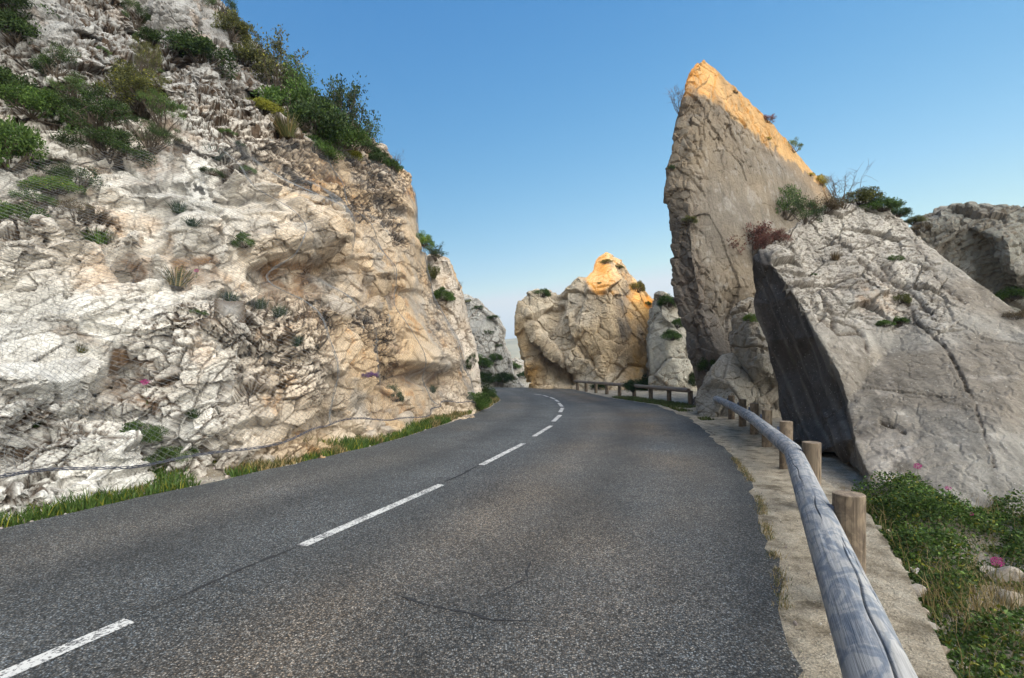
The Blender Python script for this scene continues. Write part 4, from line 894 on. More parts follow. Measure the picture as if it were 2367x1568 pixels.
def shrub_protos(kind, pal, seed):
    """foliage and stem meshes of a plant about one metre across, standing on the origin"""
    rs = np.random.RandomState(seed); fol, st = Bag(), Bag(); bark = np.array((0.10, 0.08, 0.06))
    P = dict(bush=(26, 190, 0.044, 0.026, 0.45, 0.15), cushion=(30, 170, 0.036, 0.012, 0.22, 0.10), sparse=(30, 24, 0.040, 0.022, 0.72, 0.12), big=(60, 170, 0.024, 0.015, 0.55, 0.10),
             broom=(34, 90, 0.055, 0.007, 0.65, 0.10), dead=(26, 60, 0.032, 0.016, 0.5, 0.11), bare=(20, 0, 0.03, 0.01, 0.9, 0.1), juniper=(20, 240, 0.034, 0.012, 0.6, 0.13))[kind]
    K, n, L, W, H, cr = P
    ang = rs.uniform(0, 2*math.pi, K); el = np.arcsin(rs.uniform(0.02, 1, K)**0.8); rr = rs.uniform(0.45, 1.0, K)**0.6
    cen = np.stack([np.cos(ang)*np.cos(el)*0.5*rr, np.sin(ang)*np.cos(el)*0.5*rr, (np.sin(el)*0.92+0.08)*H*rr*rs.uniform(0.75, 1.12, K)], 1)
    if kind in ('sparse', 'bare', 'broom'): cen[:, :2] *= rs.uniform(0.5, 1.1, (K, 1)); cen[:, 2] = H*rs.uniform(0.35, 1.0, K)
    for k, c in enumerate(cen):
        b0 = np.array((c[0]*0.15, c[1]*0.15, -0.05)); m1 = b0+(c-b0)*0.4+rs.normal(0, 0.05, 3); m2 = b0+(c-b0)*0.75+rs.normal(0, 0.04, 3)
        thin = 0.55 if kind in ('sparse', 'bare', 'dead') else 1
        tv, tq = tube([b0, m1, m2, c], np.array((0.016, 0.011, 0.006, 0.002))*thin, 4); st.add(tv, tq, bark*rs.uniform(0.6, 1.2))
        if kind in ('sparse', 'bare', 'dead', 'broom'):
            for j in range(7 if kind != 'bare' else 9):
                t = rs.uniform(0.4, 1); s0 = m1+(c-m1)*t if t > 0.5 else m2; e = s0+rs.normal(0, 1, 3)*(0.10, 0.10, 0.08)+(0, 0, 0.05); mid = (s0+e)/2+rs.normal(0, 0.015, 3)
                tv, tq = tube([s0, mid, e], (0.003, 0.0022, 0.0010), 3); st.add(tv, tq, bark*rs.uniform(0.5, 1.2) if kind != 'bare' else np.array((0.13, 0.11, 0.10)))
                if kind in ('sparse', 'dead'):
                    q = 9 if kind == 'sparse' else 14; pp = s0+(e-s0)*rs.uniform(0.2, 1, (q, 1))+rs.normal(0, 0.012, (q, 3)); leaves(fol, pp, rs.normal(size=(q, 3))+(0, 0, 0.4), L*rs.uniform(0.6, 1.2, q), W, colors(rs, q, pal), rs)
        if n:
            bright = rs.uniform(0.65, 1.3); sz = cr*rs.uniform(0.7, 1.25)
            d = rs.normal(size=(n, 3)); d /= np.linalg.norm(d, axis=1)[:, None]; rad_ = rs.rand(n, 1)**0.45
            pp = c+d*rad_*np.array((sz, sz, sz*0.8)); out = d+np.array((0, 0, 0.5))+rs.normal(0, 0.6, (n, 3))
            if kind == 'broom': out = np.array((0, 0, 1.6))+rs.normal(0, 0.5, (n, 3))+c*(1, 1, 0)
            if kind == 'juniper': out = d*0.6+np.array((0, 0, 1.0))+rs.normal(0, 0.3, (n, 3))
            acc = {'green': 'bright', 'dark': 'green', 'olive': 'yellow', 'bright': 'yellow', 'brown': 'olive'}.get(pal)
            leaves(fol, pp, out, L*rs.uniform(0.6, 1.3, n), W*rs.uniform(0.7, 1.2, n), colors(rs, n, pal, acc, 0.12)*bright, rs)
    return (fol.mesh('foliage') if fol.V else None), st.mesh('stems')
def tuft_proto(pal, seed, n=170, acc=None, spread=0.5):
    rs = np.random.RandomState(seed); b = Bag(); a = rs.uniform(0, 2*math.pi, n); r0 = rs.rand(n)*0.22; lean = rs.rand(n)**0.8*spread; h = rs.uniform(0.35, 1.0, n)*0.75
    B0 = np.stack([np.cos(a)*r0, np.sin(a)*r0, np.zeros(n)-0.03], 1); T = B0+np.stack([np.cos(a)*lean, np.sin(a)*lean, h*np.cos(lean)], 1); M1 = B0+(T-B0)*0.5+np.array((0, 0, 1))*h[:, None]*0.12
    S = np.stack([-np.sin(a), np.cos(a), np.zeros(n)], 1)*0.012
    V = np.stack([B0-S, B0+S, M1+S*0.8, M1-S*0.8, T], 1).reshape(-1, 3); q = (np.arange(n)*5)[:, None]; c = np.repeat(colors(rs, n, pal, acc, 0.3), 5, 0)
    b.add(V, q+np.array((0, 1, 2, 3)), c); b.add(V, q+np.array((3, 2, 4)), c)
    return b.mesh('blades')
_cache = {}
def proto(kind, pal, var):
    k = (kind, pal, var)
    if k not in _cache:
        if kind == 'tuft': _cache[k] = (tuft_proto(pal, 900+var, acc={'green': 'bright', 'olive': 'straw', 'blue': 'dark'}.get(pal)), None)
        else: _cache[k] = shrub_protos(kind, pal, 700+var*7+sum(map(ord, kind+pal)))
        for m, mt in zip(_cache[k], (M_LEAF, M_TWIG)):
            if m is not None and not m.materials: m.materials.append(mt)
    return _cache[k]
bpy.context.view_layer.update(); DG = bpy.context.evaluated_depsgraph_get()
def hit(px, py):
    d = Vector(at(px, py, 1.0))-Vector((0, 0, CAMZ)); d.normalize()
    ok, loc, nrm, _, ob, _ = SC.ray_cast(DG, Vector((0, 0, CAMZ)), d)
    return (loc, nrm) if ok else (None, None)
def hit_near(px, py):
    for dy in range(0, 120, 6):
        for dx in (0, -8, 8, -18, 18):
            l, n = hit(px+dx, py+dy)
            if l is not None and l.y < 120: return l, n
    return None, None
NAMES = dict(bush='shrub', cushion='cushion_shrub', sparse='sapling', broom='broom_shrub', dead='dead_shrub', bare='bare_shrub', juniper='juniper_shrub', tuft='grass_tuft', big='shrub')
CATS = dict(bush='shrub', cushion='shrub', sparse='sapling', broom='shrub', dead='dead shrub', bare='dead shrub', juniper='juniper', tuft='plant', big='shrub')
# px, py of the foot, width in px, kind, colour, height factor, label
PLANTS = [
 (18,372,150,'bush','green',1.5,'bright green bush cut by the left picture edge, above the two green cushions'),
 (75,262,130,'bush','green',1.0,'green bush just above the bright bush at the left edge'),
 (22,215,120,'bush','dark',1.0,'dark bush at the left edge, third one up from the cushions'),
 (40,95,150,'bush','dark',0.9,'dark shrub at the left edge in the top corner of the cliff'),
 (20,28,150,'bush','dark',0.8,'dark shrub in the very corner, topmost on the cliff at the left edge'),
 (130,170,90,'juniper','dark',1.2,'small dark upright shrub between the corner shrubs and the broad olive thicket'),
 (215,290,170,'big','dark',0.9,'left and largest mass of the dark thicket high on the cliff'),
 (330,255,170,'big','olive',1.0,'olive middle mass of the thicket high on the cliff'),
 (250,365,190,'big','dark',0.7,'low dark mass at the foot of the thicket, hanging over grey scree'),
 (375,300,110,'broom','green',1.1,'feathery green shrub at the right end of the thicket'),
 (335,180,75,'broom','olive',1.6,'tall olive broom standing above the thicket'),
 (350,345,110,'broom','dark',0.8,'dark wispy broom under the right end of the thicket'),
 (165,235,80,'broom','green',1.0,'small green broom at the upper left of the thicket'),
 (192,425,120,'cushion','dark',1.0,'dark green shrub below the thicket beside a brighter green plant'),
 (130,440,90,'bush','bright',0.7,'bright lime green plant left of the dark shrub under the thicket'),
 (88,462,95,'cushion','green',0.8,'green cushion on scree above the widest cushion at the left edge'),
 (48,500,140,'cushion','green',0.9,'widest green cushion lying on scree at the left edge'),
 (178,505,100,'broom','brown',0.6,'brown and olive half dry shrub right of the green cushions'),
 (470,140,130,'bush','dark',0.8,'dark dense shrub on the skyline ledge, left of a yellow green one'),
 (535,85,80,'bush','olive',1.2,'yellow green bush standing tall on the skyline ledge'),
 (560,150,110,'bush','olive',0.8,'olive shrub filling the ledge under the tall yellow green bush'),
 (505,30,60,'juniper','dark',1.6,'dark juniper where the cliff leaves the top of the picture'),
 (312,60,70,'juniper','dark',1.4,'dark shrub in the left cleft of the grey wall at the top'),
 (355,100,80,'bush','dark',0.7,'dark low shrub at the foot of the left cleft of the grey wall'),
 (640,215,150,'sparse','olive',1.2,'airy sapling on the skyline left of the dense green ridge bushes'),
 (700,250,120,'sparse','green',1.2,'airy sapling behind the middle of the ridge bushes'),
 (795,325,150,'sparse','dark',1.3,'tall airy sapling against the sky at the right of the ridge bushes'),
 (835,345,110,'sparse','green',0.9,'thin sapling against the sky, rightmost of the airy saplings'),
 (610,262,80,'bush','yellow',0.9,'small yellow bush at the left foot of the ridge bushes'),
 (675,262,140,'bush','green',1.0,'broad green bush at the left end of the ridge bushes'),
 (735,305,140,'bush','dark',1.0,'dark dense bush in the middle of the ridge bushes'),
 (780,335,120,'bush','green',0.9,'green bush right of the middle of the ridge bushes'),
 (728,352,90,'bush','green',0.7,'low green bush in front of the ridge bushes'),
 (803,368,60,'bush','yellow',0.8,'bright yellow green cushion at the right foot of the ridge bushes'),
 (665,312,80,'tuft','olive',0.9,'dry olive grass tuft in front of the ridge bushes'),
 (850,352,55,'bush','dark',1.0,'small dark bush on the crest right of the ridge bushes'),
 (880,378,55,'bush','dark',1.0,'small dark bush on the crest, third from its right end'),
 (903,392,50,'bush','green',0.9,'small green bush near the right end of the crest'),
 (915,398,55,'bare','brown',0.9,'leafless twigs at the right end of the cliff crest'),
 (370,168,30,'cushion','green',1.0,'tiny green cushion on grey scree above the thicket'),
 (240,120,30,'cushion','green',1.0,'tiny green cushion high on the grey slabs'),
 (525,308,36,'cushion','green',1.0,'small green tuft on stony soil left of the grass by the ridge bushes'),
 (545,335,40,'cushion','dark',0.9,'small dark cushion on the soil below the ridge bushes, upper one'),
 (573,395,36,'cushion','green',1.2,'small round green cushion at the top edge of the netted white slab'),
 (495,365,60,'tuft','blue',0.7,'grey green tuft caught under the net by the brown soil'),
 (490,400,50,'cushion','dark',0.8,'dark tuft on the orange joint left of the round cushion'),
 (415,490,60,'tuft','blue',0.6,'blue green tuft at the upper end of the gully across the white slab'),
 (445,520,60,'tuft','blue',0.5,'blue green tuft at the lower end of the gully across the white slab'),
 (563,568,46,'bush','green',1.2,'green plant with pale leaves hanging on the white face above the overhang'),
 (225,560,80,'tuft','green',0.6,'green tuft in the dark cleft at the left of the net'),
 (410,655,90,'tuft','olive',0.7,'olive tuft with bare stalks under the dark block'),
 (458,722,44,'cushion','green',0.8,'green cushion on the ochre boulder under the overhang'),
 (530,695,60,'tuft','blue',0.6,'dark tuft at the left end of the big overhang'),
 (600,710,60,'tuft','dark',0.6,'dark tuft in the middle under the big overhang'),
 (648,730,60,'tuft','dark',0.7,'dark tuft at the right end under the big overhang'),
 (690,800,44,'tuft','blue',1.0,'grey green tuft on the face right of the overhang'),
 (185,812,44,'tuft','olive',0.7,'thin olive tuft in the middle of the white netted face'),
 (330,1010,75,'bush','green',1.0,'green shrub pushing through the net low at the left'),
 (400,1055,95,'cushion','green',1.1,'wide green shrub at the cable, just above the road verge'),
 (448,965,44,'tuft','dark',0.8,'dark tuft low on the face above the cable shrub'),
 (80,985,36,'tuft','dark',0.8,'small dark tuft on the netted face at the lower left'),
 (855,868,34,'cushion','purple',1.0,'purple flowering cushion on the cliff left of the low hollow'),
 (912,925,40,'juniper','dark',1.4,'dark narrow shrub at the foot of the cliff under the low hollow'),
 (1000,905,30,'tuft','dark',0.9,'dark tuft inside the low hollow at the far end of the cliff'),
 (985,565,44,'bush','bright',1.2,'bright green bush on the crest of the second buttress'),
 (1010,600,60,'sparse','dark',0.9,'twiggy sapling leaning right on the second buttress'),
 (1000,640,50,'bush','olive',1.2,'olive bush in the gully between the two buttresses, upper one'),
 (1028,690,44,'bush','green',1.2,'green bush in the gully between the two buttresses, lower one'),
 (1060,670,24,'bare','brown',1.0,'bare twig on the right edge of the second buttress'),
 (1088,850,28,'juniper','dark',1.8,'dark narrow shrub in the shaded gully at the foot of the second buttress'),
 (1100,935,56,'bush','green',1.2,'green roadside shrub at the corner of the cliff'),
 (1122,925,50,'bush','dark',1.4,'dark roadside shrub just past the corner of the cliff'),
 (1130,880,46,'bush','dark',1.2,'dark shrub climbing behind the roadside shrubs'),
 (1115,845,40,'bush','green',1.2,'green shrub above the roadside shrubs at the bend'),
 (1080,698,26,'cushion','olive',1.0,'olive cushion at the left end of the far cliff top'),
 (1105,712,26,'cushion','dark',1.0,'dark cushion in the middle of the far cliff top'),
 (1140,735,28,'cushion','dark',1.0,'dark cushion at the right end of the far cliff top'),
 (1150,800,22,'cushion','dark',1.0,'dark cushion on the right shoulder of the far cliff'),
 (1130,770,26,'cushion','dark',1.0,'dark cushion high in the middle of the far cliff'),
 (1145,830,30,'bush','green',1.0,'green bush low on the far cliff'),
 (1165,880,44,'bush','dark',1.0,'dark bush at the foot of the far cliff'),
 (1190,850,26,'bush','green',1.0,'green bush on the lowest far rock in the gap'),
 (1210,872,30,'bush','dark',1.0,'dark bush at the right of the lowest far rock in the gap'),
 (1251,684,36,'bush','green',1.0,'single round green bush on the left shoulder of the sunlit outcrop'),
 (1402,606,30,'cushion','olive',1.0,'small olive cushion right on the sunlit peak'),
 (1428,618,28,'cushion','olive',0.9,'small cushion just right of the sunlit peak'),
 (1472,672,30,'bush','olive',1.6,'olive bush on the right slope of the sunlit outcrop'),
 (1497,705,16,'bush','dark',1.2,'tiny dark bush low on the right slope of the sunlit outcrop'),
 (1385,655,14,'cushion','olive',1.0,'tiny cushion on the sunlit face under the peak'),
 (1383,897,30,'bush','dark',1.0,'dark bush behind the left part of the far guardrail'),
 (1463,902,40,'bush','dark',1.2,'dark bush behind the middle of the far guardrail'),
 (1493,902,50,'bush','dark',1.3,'darker wide bush behind the far guardrail, right of the middle'),
 (1545,705,46,'bush','green',1.0,'green bush on top of the grey rock left of the spire'),
 (1566,755,30,'bush','green',1.2,'green bush half way up the grey rock left of the spire'),
 (1552,783,44,'bush','green',0.9,'green bush lowest on the grey rock left of the spire'),
 (1567,262,70,'bare','brown',1.1,'dead leaning twigs on the left edge of the spire'),
 (1552,392,16,'bush','dark',1.3,'tiny dark bush on the left edge half way down the spire'),
 (1592,515,36,'bush','olive',0.8,'small olive plant on the face of the spire'),
 (1697,214,16,'cushion','brown',1.0,'tiny dry tuft on the upper right ridge of the spire'),
 (1775,282,36,'dead','red',0.8,'reddish dead shrub on the right ridge of the spire'),
 (1774,322,18,'cushion','yellow',1.0,'tiny yellow tuft in the sunlit band of the spire'),
 (1833,350,36,'juniper','green',1.2,'round green juniper standing on the right ridge of the spire'),
 (1872,405,22,'cushion','yellow',1.0,'yellow cushion low on the right ridge of the spire'),
 (1895,425,30,'bush','yellow',1.3,'yellow green bush at the lower end of the spire ridge'),
 (1815,500,90,'juniper','green',1.2,'dark green juniper against the spire, left one'),
 (1862,510,80,'juniper','dark',1.0,'dark juniper against the spire, right one'),
 (1905,490,80,'dead','brown',1.0,'brown half dead shrub behind the slab crest'),
 (1945,480,90,'bare','brown',1.1,'bare pale branches standing against the sky above the slab'),
 (1985,470,80,'bush','olive',0.8,'olive bush on the slab crest right of the bare branches'),
 (2035,485,80,'bush','green',0.6,'green bush on the skyline over the slab crest'),
 (2090,500,60,'bush','dark',0.6,'dark green bush at the right end of the slab crest'),
 (2130,535,46,'dead','brown',0.8,'brown scrub in the notch between slab and rear boulder'),
 (2112,515,44,'bush','olive',0.7,'olive scrub above the notch between slab and rear boulder'),
 (1738,590,120,'dead','red',1.2,'large reddish dead shrub on the top corner of the dark slab face'),
 (1790,560,70,'dead','red',0.9,'smaller reddish dead shrub right of the large one on the slab corner'),
 (2070,600,42,'cushion','green',1.0,'round green cushion growing in the cracked top of the slab'),
 (1930,600,36,'tuft','brown',0.8,'thin brown tuft on the cracked top of the slab'),
 (1882,635,14,'cushion','green',1.0,'tiny green tuft near the upper left of the slab'),
 (2082,700,34,'bush','olive',1.3,'thin climbing plant in the middle of the slab, upper clump'),
 (2045,752,36,'bush','green',0.7,'green clump under the big ledge of the slab, left one'),
 (2078,745,34,'bush','green',0.8,'green clump under the big ledge of the slab, right one'),
 (2335,690,70,'bush','green',0.7,'green shrub under the rear boulder at the right edge'),
 (2350,735,60,'dead','brown',0.7,'brown scrub under the rear boulder at the right edge'),
 (1640,852,44,'bush','dark',1.4,'dark green bush above the low boulder beside the spire'),
 (1603,888,30,'bush','dark',1.8,'dark bush squeezed at the foot of the spire'),
 (1735,742,28,'bush','bright',1.2,'bright green plant on the wedged broken rock'),
]
place = [(p,)+hit_near(p[0], p[1]) for p in PLANTS]
rsP = np.random.RandomState(4)
SKY_GROUP = {}
for (px, py, wd, kind, pal, hf, label), loc, nrm in place:
    if loc is None: print('no place', label); continue
    size = wd/F*loc.y; var = int(rsP.randint(3)) if kind in ('bush', 'sparse', 'cushion') else 0
    fol, st = proto(kind, pal, var)
    base = Vector(loc)-Vector((0, 0, 0.05*size))
    if kind == 'tuft' or (st is None):
        o = link(NAMES[kind], fol); o.location = base
    else:
        o = empty(NAMES[kind], base)
        if fol is not None: link('foliage', fol, o)
        link('stems', st, o)
    size *= 0.85 if kind == 'sparse' else 0.92 if (px < 400 and py < 400) else 1.0
    o.scale = (size*1.12, size*1.12, size*1.12*hf); out = Vector((nrm.x, nrm.y, 0))*0.55
    if loc.x < 0 or kind in ('tuft', 'cushion'):
        ax = (Vector((0, 0, 1))+out*(0.35 if kind != 'sparse' else 0.15)).normalized(); 
        o.rotation_mode = 'QUATERNION'; q2 = Vector((0, 0, 1)).rotation_difference(ax); o.rotation_quaternion = q2 @ Matrix.Rotation(rsP.uniform(0, 6.28), 3, 'Z').to_quaternion()
    else: o.rotation_euler = (0, 0, rsP.uniform(0, 6.28))
    tag(o, label, CATS[kind], 'plants growing on the rocks')

# ------------------------------------------------------------------ verge grass, ground cover, flowers and stones
def blades(name, X, Y, Z, H, W, cols, rs, label=None, cat=None):
    n = len(X); a = rs.uniform(0, 2*math.pi, n); ln = rs.normal(0, 0.35, (n, 2))*H[:, None]
    B0 = np.stack([X, Y, Z-0.01], 1); T = B0+np.stack([ln[:, 0], ln[:, 1], H], 1); M1 = (B0+T)/2+np.stack([-ln[:, 0]*0.12, -ln[:, 1]*0.12, H*0.1], 1)
    S = np.stack([np.cos(a), np.sin(a), np.zeros(n)], 1)*W[:, None]
    V = np.stack([B0-S, B0+S, M1+S*0.8, M1-S*0.8, T], 1).reshape(-1, 3); q = (np.arange(n)*5)[:, None]; c = np.repeat(cols, 5, 0)
    o = link(name, np_mesh(name, V, [q+np.array((0, 1, 2, 3)), q+np.array((3, 2, 4))], c), None, M_LEAF); return o
def grow(n, rs, f):      # f maps uniform samples to x, y, keep
    return f(rs.rand(n), rs.rand(n), rs)
Lf = resample(LEFT, 800); Rf = resample(RIGHT, 800); Rm = Rf[:np.argmax(Rf[:, 1])+1]
foot_pts = [at(p[0], p[1]-6, p[2]) for p in CP]; fx = np.array([p[0] for p in foot_pts]); fy_ = np.array([p[1] for p in foot_pts])
def lx(y): return np.interp(y, Lf[:, 1], Lf[:, 0])
def rx(y): return np.interp(y, np.maximum.accumulate(Rm[:, 1]), Rm[:, 0])
def gz(x, y):            # height of the ground sheet beside the road
    V = np.stack([x, y, zg(x, y)], 1); offl = lx(y)-x; offr = x-rx(y)
    h = -0.02+0.03*fbm(V*1.2, 650, 3)*smooth01((np.maximum(offl, offr)-0.5)/0.5)+smooth01((offl-0.15)/1.2)*0.12*(1+0.4*fbm(V*1.7, 651, 3))
    h = h+smooth01((offr-1.55)/0.8)*(0.05+0.05*fbm(V*3, 652, 3))*smooth01((14-y)/4); return V[:, 2]+h
rs = np.random.RandomState(12)
n = 60000; y = 3.2+26*rs.rand(n)**1.15; off = 0.10+rs.rand(n)**1.3*1.15; x = lx(y)-off; q = np.stack([x, y, 0*y], 1)
m = (fbm(q*1.1, 800, 4)*1.2+0.32-np.abs(off-0.42)*0.6+0.25*smooth01((y-6)/4) > 0.0) & (y > 4.6); x, y, off = x[m], y[m], off[m]
H = (0.05+0.13*rs.rand(len(x))**2)*(1+0.5*smooth01(fbm(np.stack([x, y, 0*x], 1)*0.9, 801, 2)*2)); 
o = blades('grass', x, y, gz(x, y), H, np.full(len(x), 0.004)*(1+y/8), np.where((fbm(np.stack([x, y, 0*x], 1)*1.6, 807, 3) > 0.12)[:, None], colors(rs, len(x), 'olive', 'straw', 0.45), colors(rs, len(x), 'green', 'yellow', 0.16)), rs); tag(o, kind='stuff')
o['label'] = 'strip of green grass between the asphalt and the cliff foot'
n = 9000; y = 15+12*rs.rand(n); off = 0.25+rs.rand(n)*1.3; x = rx(y)+off; m = fbm(np.stack([x, y, 0*x], 1)*1.3, 803, 3)+0.2+smooth01((y-19)/2)*0.4-0.35*(y < 18) > 0.1; x, y = x[m], y[m]
o = blades('grass', x, y, zg(x, y)-0.0, 0.05+0.09*rs.rand(len(x)), np.full(len(x), 0.012), colors(rs, len(x), 'olive', 'green', 0.4), rs); tag(o, kind='stuff')
o['label'] = 'patch of short olive grass between the far guardrail and the boulder'
def dry_line(n, rs):     # weeds in the joint between asphalt and shoulder
    y = 1.8+7*rs.rand(n); x = rx(y)+rs.normal(0.02, 0.035, n); m = fbm(np.stack([x*0, y, 0*x], 1)*2.3, 805, 3) > 0.22; return x[m], y[m]
x, y = dry_line(4200, rs); o = blades('weeds', x, y, np.full(len(x), 0.01), 0.02+0.05*rs.rand(len(x))**2, np.full(len(x), 0.0022), colors(rs, len(x), 'straw', 'olive', 0.5), rs); tag(o, kind='stuff')
o['label'] = 'dry weeds in the joint between asphalt and sandy shoulder'
OUT = np.array([(-2.2, -5), (-0.05, -1.5)]+[gp(2200,1568), gp(2100,1350), gp(2010,1200), (4.35,6.6)]); SB = np.array([gp(2003,1135), gp(2120,1195), gp(2240,1240), gp(2367,1290), (4.7, 2.5), (4.8, 1.0)])
def ox(y): return np.interp(y, OUT[:, 1], OUT[:, 0])
def sx(y): return np.interp(y, SB[::-1, 1], SB[::-1, 0])
def bed(n, rs, grow_=1.0):
    y = 0.6+5.6*rs.rand(n); t = rs.rand(n)**1.25; a = ox(y)+0.04; b = np.maximum(sx(y)+1.1, a+0.2); x = a+(b-a)*t; return x, y, t
rs = np.random.RandomState(21)
x, y, t = bed(78000, rs); P2 = np.stack([x, y, 0*x], 1)
dry = smooth01((blob(x, y, 3.6, 3.0, 0.55, 0.65, 0)-0.25)*3)
den = fbm(P2*2.2, 820, 4); m = (den*1.5+0.25*(1-t)+0.72-1.0*dry > rs.rand(len(x))*0.6); x, y, t, den, P2 = x[m], y[m], t[m], den[m], P2[m]
hh = np.clip(0.15+0.45*fbm(P2*2.1, 821, 4)+0.10*den, 0.02, 0.5)*smooth01(t*6+0.15); z = gz(x, y)+hh*rs.rand(len(x))**0.6
bg_ = Bag(); C_ = colors(rs, len(x), 'green', 'bright', 0.30)*(0.45+0.75*rs.rand(len(x), 1)); m3 = rs.rand(len(x)) < 0.08; C_[m3] = colors(rs, m3.sum(), 'yellow')
leaves(bg_, np.stack([x, y, z], 1), rs.normal(0, 1, (len(x), 3))*(1, 1, 0.5)+(0, 0, 0.35), 0.030*rs.uniform(0.6, 1.5, len(x)), 0.021*rs.uniform(0.7, 1.3, len(x)), C_, rs, 0.2)
o = link('ground_cover', bg_.mesh('ground_cover'), None, M_LEAF); tag(o, kind='stuff'); o['label'] = 'leafy green ground cover between the shoulder and the leaning slab'
x, y, t = bed(36000, rs); P2 = np.stack([x, y, 0*x], 1); dry = smooth01((blob(x, y, 3.6, 2.9, 0.8, 0.8, 0)-0.2)*2); m = rs.rand(len(x)) < 0.08+0.8*dry; x, y, t = x[m], y[m], t[m]
o = blades('dry_grass', x, y, gz(x, y), 0.06+0.20*rs.rand(len(x))**1.5, np.full(len(x), 0.0022), colors(rs, len(x), 'straw', 'olive', 0.35), rs); tag(o, kind='stuff'); o['label'] = 'straw coloured dry grass patch amid the ground cover'
M_STONE = rock_material('loose_stone', 30, 0.006, 0.3)
def stone_mesh(seed, sub=3):
    bm = bmesh.new(); bmesh.ops.create_icosphere(bm, subdivisions=sub, radius=0.5); V = np.array([v.co for v in bm.verts]); Fc = np.array([[v.index for v in f.verts] for f in bm.faces]); bm.free()
    rs = np.random.RandomState(seed)
    for k in range(12):
        d = rs.normal(size=3); d /= np.linalg.norm(d); c = rs.uniform(0.26, 0.42); h = V@d-c; V = V-np.clip(h, 0, None)[:, None]*d*0.9
    V = V*(1, rs.uniform(0.65, 0.95), rs.uniform(0.5, 0.75)); V += 0.02*fbm(V*4+seed, seed, 3)[:, None]*V/0.4
    c = lerp(np.tile(WHITE*0.62, (len(V), 1)), WARM*0.8, np.full(len(V), 0.15+rs.rand()*0.5)); c = c*(1+0.5*fbm(V*6+seed, seed+9, 3))[:, None]; return np_mesh('stone', V, Fc, c)
STONES = [stone_mesh(k) for k in range(5)]
for m_ in STONES: m_.materials.append(M_STONE)
SL = [(2072,1300,36,'rounded pale stone beside the shoulder kerb under the nearest post, farthest of the kerb stones'), (2092,1345,30,'small stone in the kerb row just before the dry grass'), (2118,1372,52,'largest pale stone of the kerb row'),
      (2128,1415,34,'flat stone below the largest pale stone of the kerb row'), (2150,1448,40,'greyish stone near the bottom of the kerb row'), (2050,1255,26,'small stone between slab foot and kerb row'), (2185,1505,36,'lowest stone of the kerb row at the bottom edge'),
      (2320,1340,70,'pale rock half buried right of the dry grass'), (2345,1385,60,'lower pale rock half buried right of the dry grass'), (2290,1325,36,'small pale rock behind the magenta flower'),
      (925,990,80,'pale flat rock lying in the verge grass below the low hollow'), (875,990,26,'small white stone in the verge grass, left of the flat rock'), (622,1072,44,'white stone in the verge grass under the cliff, middle of the strip'),
      (60,1150,90,'angular white block at the cliff foot by the left edge'), (110,1165,46,'small white block right of the angular block at the cliff foot')]
for k, (px, py, wd, lb) in enumerate(SL):
    x, y = gp(px, py); s_ = wd/F*y*1.15; o = link('stone', STONES[k % 5]); z = float(gz(np.array([x]), np.array([y]))[0]); o.location = (x, y, z+0.12*s_)
    o.rotation_euler = (rs.uniform(-0.3, 0.3), rs.uniform(-0.3, 0.3), rs.uniform(0, 6)); o.scale = (s_,)*3; tag(o, lb, 'stone', 'loose stones along the road')
# fallen chips and gravel: nobody could count these
def chips():
    rs = np.random.RandomState(33); bm = bmesh.new(); bmesh.ops.create_icosphere(bm, subdivisions=1, radius=0.5); SV = np.array([v.co for v in bm.verts]); SF = np.array([[v.index for v in f.verts] for f in bm.faces]); bm.free()
    b = Bag(); n = 5200
    y = 1.5+20*rs.rand(n)**1.6; side = rs.rand(n)
    x = np.where(side < 0.62, lx(y)-0.02-rs.rand(n)**1.5*1.1, np.where(side < 0.78, rx(y)+rs.rand(n)**2*0.5, ox(y)+0.02+np.abs(rs.normal(0, 0.13, n))))
    ok = (side < 0.78) | (y < 6); x, y, side = x[ok], y[ok], side[ok]; z = np.where(side < 0.62, gz(x, y), np.where(side < 0.78, 0.012, gz(x, y)+0.0)); s = 0.012+0.03*rs.rand(len(x))**3+0.05*(rs.rand(len(x)) > 0.96)*rs.rand(len(x))+0.03*(side > 0.78)*rs.rand(len(x))
    s = s*np.where((side > 0.62) & (side < 0.78), 0.5, 1.0)
    for X, Y, Z, S in zip(x, y, z, s):
        R = rotm(*rs.uniform(0, 360, 3)); V = (SV*(1+rs.normal(0, 0.14, (len(SV), 1))))*(1, 0.8, 0.6)*S; b.add(V@R.T+(X, Y, Z+S*0.2), SF, WHITE*rs.uniform(0.28, 0.85)*np.array((1, rs.uniform(0.88, 0.98), rs.uniform(0.7, 0.95))))
    o = link('gravel', b.mesh('gravel'), None, M_STONE); tag(o, kind='stuff'); o['label'] = 'loose gravel chips along both edges of the road'
chips()
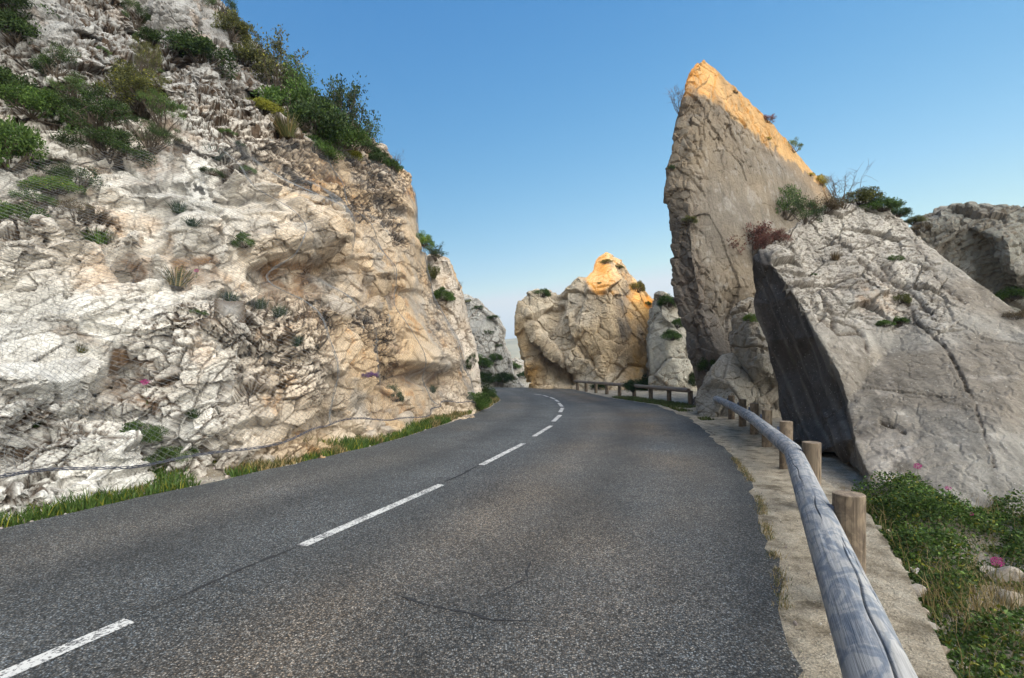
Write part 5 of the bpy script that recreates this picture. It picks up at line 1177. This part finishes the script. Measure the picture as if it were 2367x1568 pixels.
# red valerian: a leafy stem with a head of tiny magenta flowers
def valerian(loc, h, head, label, seed, name='flower', stemlean=0.12):
    rs = np.random.RandomState(seed); root = empty(name, loc); st, fl = Bag(), Bag(); top = np.array((rs.normal(0, stemlean)*h, rs.normal(0, stemlean)*h, h))
    mid = top*0.5+rs.normal(0, 0.02, 3)*h; tv, tq = tube([np.zeros(3), mid, top], (0.0035, 0.003, 0.0015), 5); st.add(tv, tq, np.array((0.12, 0.13, 0.06)))
    n = 16; t = rs.uniform(0.1, 0.8, n)[:, None]; a = rs.uniform(0, 6.28, n); leaves(st, top*t, np.stack([np.cos(a), np.sin(a), np.full(n, 0.4)], 1), 0.06*h/0.4, 0.022*h/0.4, colors(rs, n, 'green', 'bright', 0.3), rs)
    m = 150; d = rs.normal(size=(m, 3)); d /= np.linalg.norm(d, axis=1)[:, None]; pp = top+d*rs.rand(m, 1)**0.4*np.array((head, head, head*0.8))*0.5
    c = np.array((0.42, 0.05, 0.22))*rs.uniform(0.6, 1.5, (m, 1)); leaves(fl, pp, d+rs.normal(0, 0.4, (m, 3)), head*0.16, head*0.11, c, rs)
    link('flower_head', fl.mesh('flower_head'), root, M_LEAF); link('stem', st.mesh('stem'), root, M_LEAF); tag(root, label, 'flower', 'pink valerian flowers')
for k, (px, py, topy, hd, lb) in enumerate([(2128,1190,1088,0.075,'tall pale pink valerian standing against the foot of the slab'), (2195,1215,1140,0.05,'pink valerian right of the tall one, on a thinner stem'), (2240,1245,1200,0.04,'small dark pink valerian low in the leaves'),
        (2300,1345,1312,0.075,'bright magenta valerian head near the right edge above the dry grass')]):
    x, y = gp(px, py); x2 = x; h = (py-topy)/F*y+0.02; valerian((x, y, 0.03), h, hd, lb, 40+k)
for k, (px, py, s_, lb) in enumerate([(342,905,0.10,'pink valerian on the ochre soil of the netted face, upper one'), (333,938,0.09,'pink valerian on the ochre soil of the netted face, lower one'), (452,645,0.07,'single pink flower under the dark block high on the face')]):
    l, nn = hit_near(px, py)
    valerian(Vector(l)+Vector((nn.x, nn.y, 0))*0.05, 0.14, s_, lb, 60+k)

# ------------------------------------------------------------------ evening haze
def build_haze():
    m = bpy.data.materials.new('haze'); m.use_nodes = True; nt = m.node_tree; nt.nodes.clear()
    o_ = nt.nodes.new('ShaderNodeOutputMaterial'); v = nt.nodes.new('ShaderNodeVolumePrincipled'); nt.links.new(v.outputs[0], o_.inputs['Volume'])
    v.inputs['Color'].default_value = (0.42, 0.68, 1.0, 1); v.inputs['Density'].default_value = 0.0004; v.inputs['Anisotropy'].default_value = 0.3
    bm = bmesh.new(); bmesh.ops.create_cube(bm, size=1.0); me = bpy.data.meshes.new('haze'); bm.to_mesh(me); bm.free(); me.materials.append(m)
    me.transform(Matrix.Translation((0, 950, 52)) @ Matrix.Diagonal((2400, 2500, 122, 1))); o = link('haze', me); tag(o, kind='stuff'); o.display_type = 'WIRE'
build_haze()
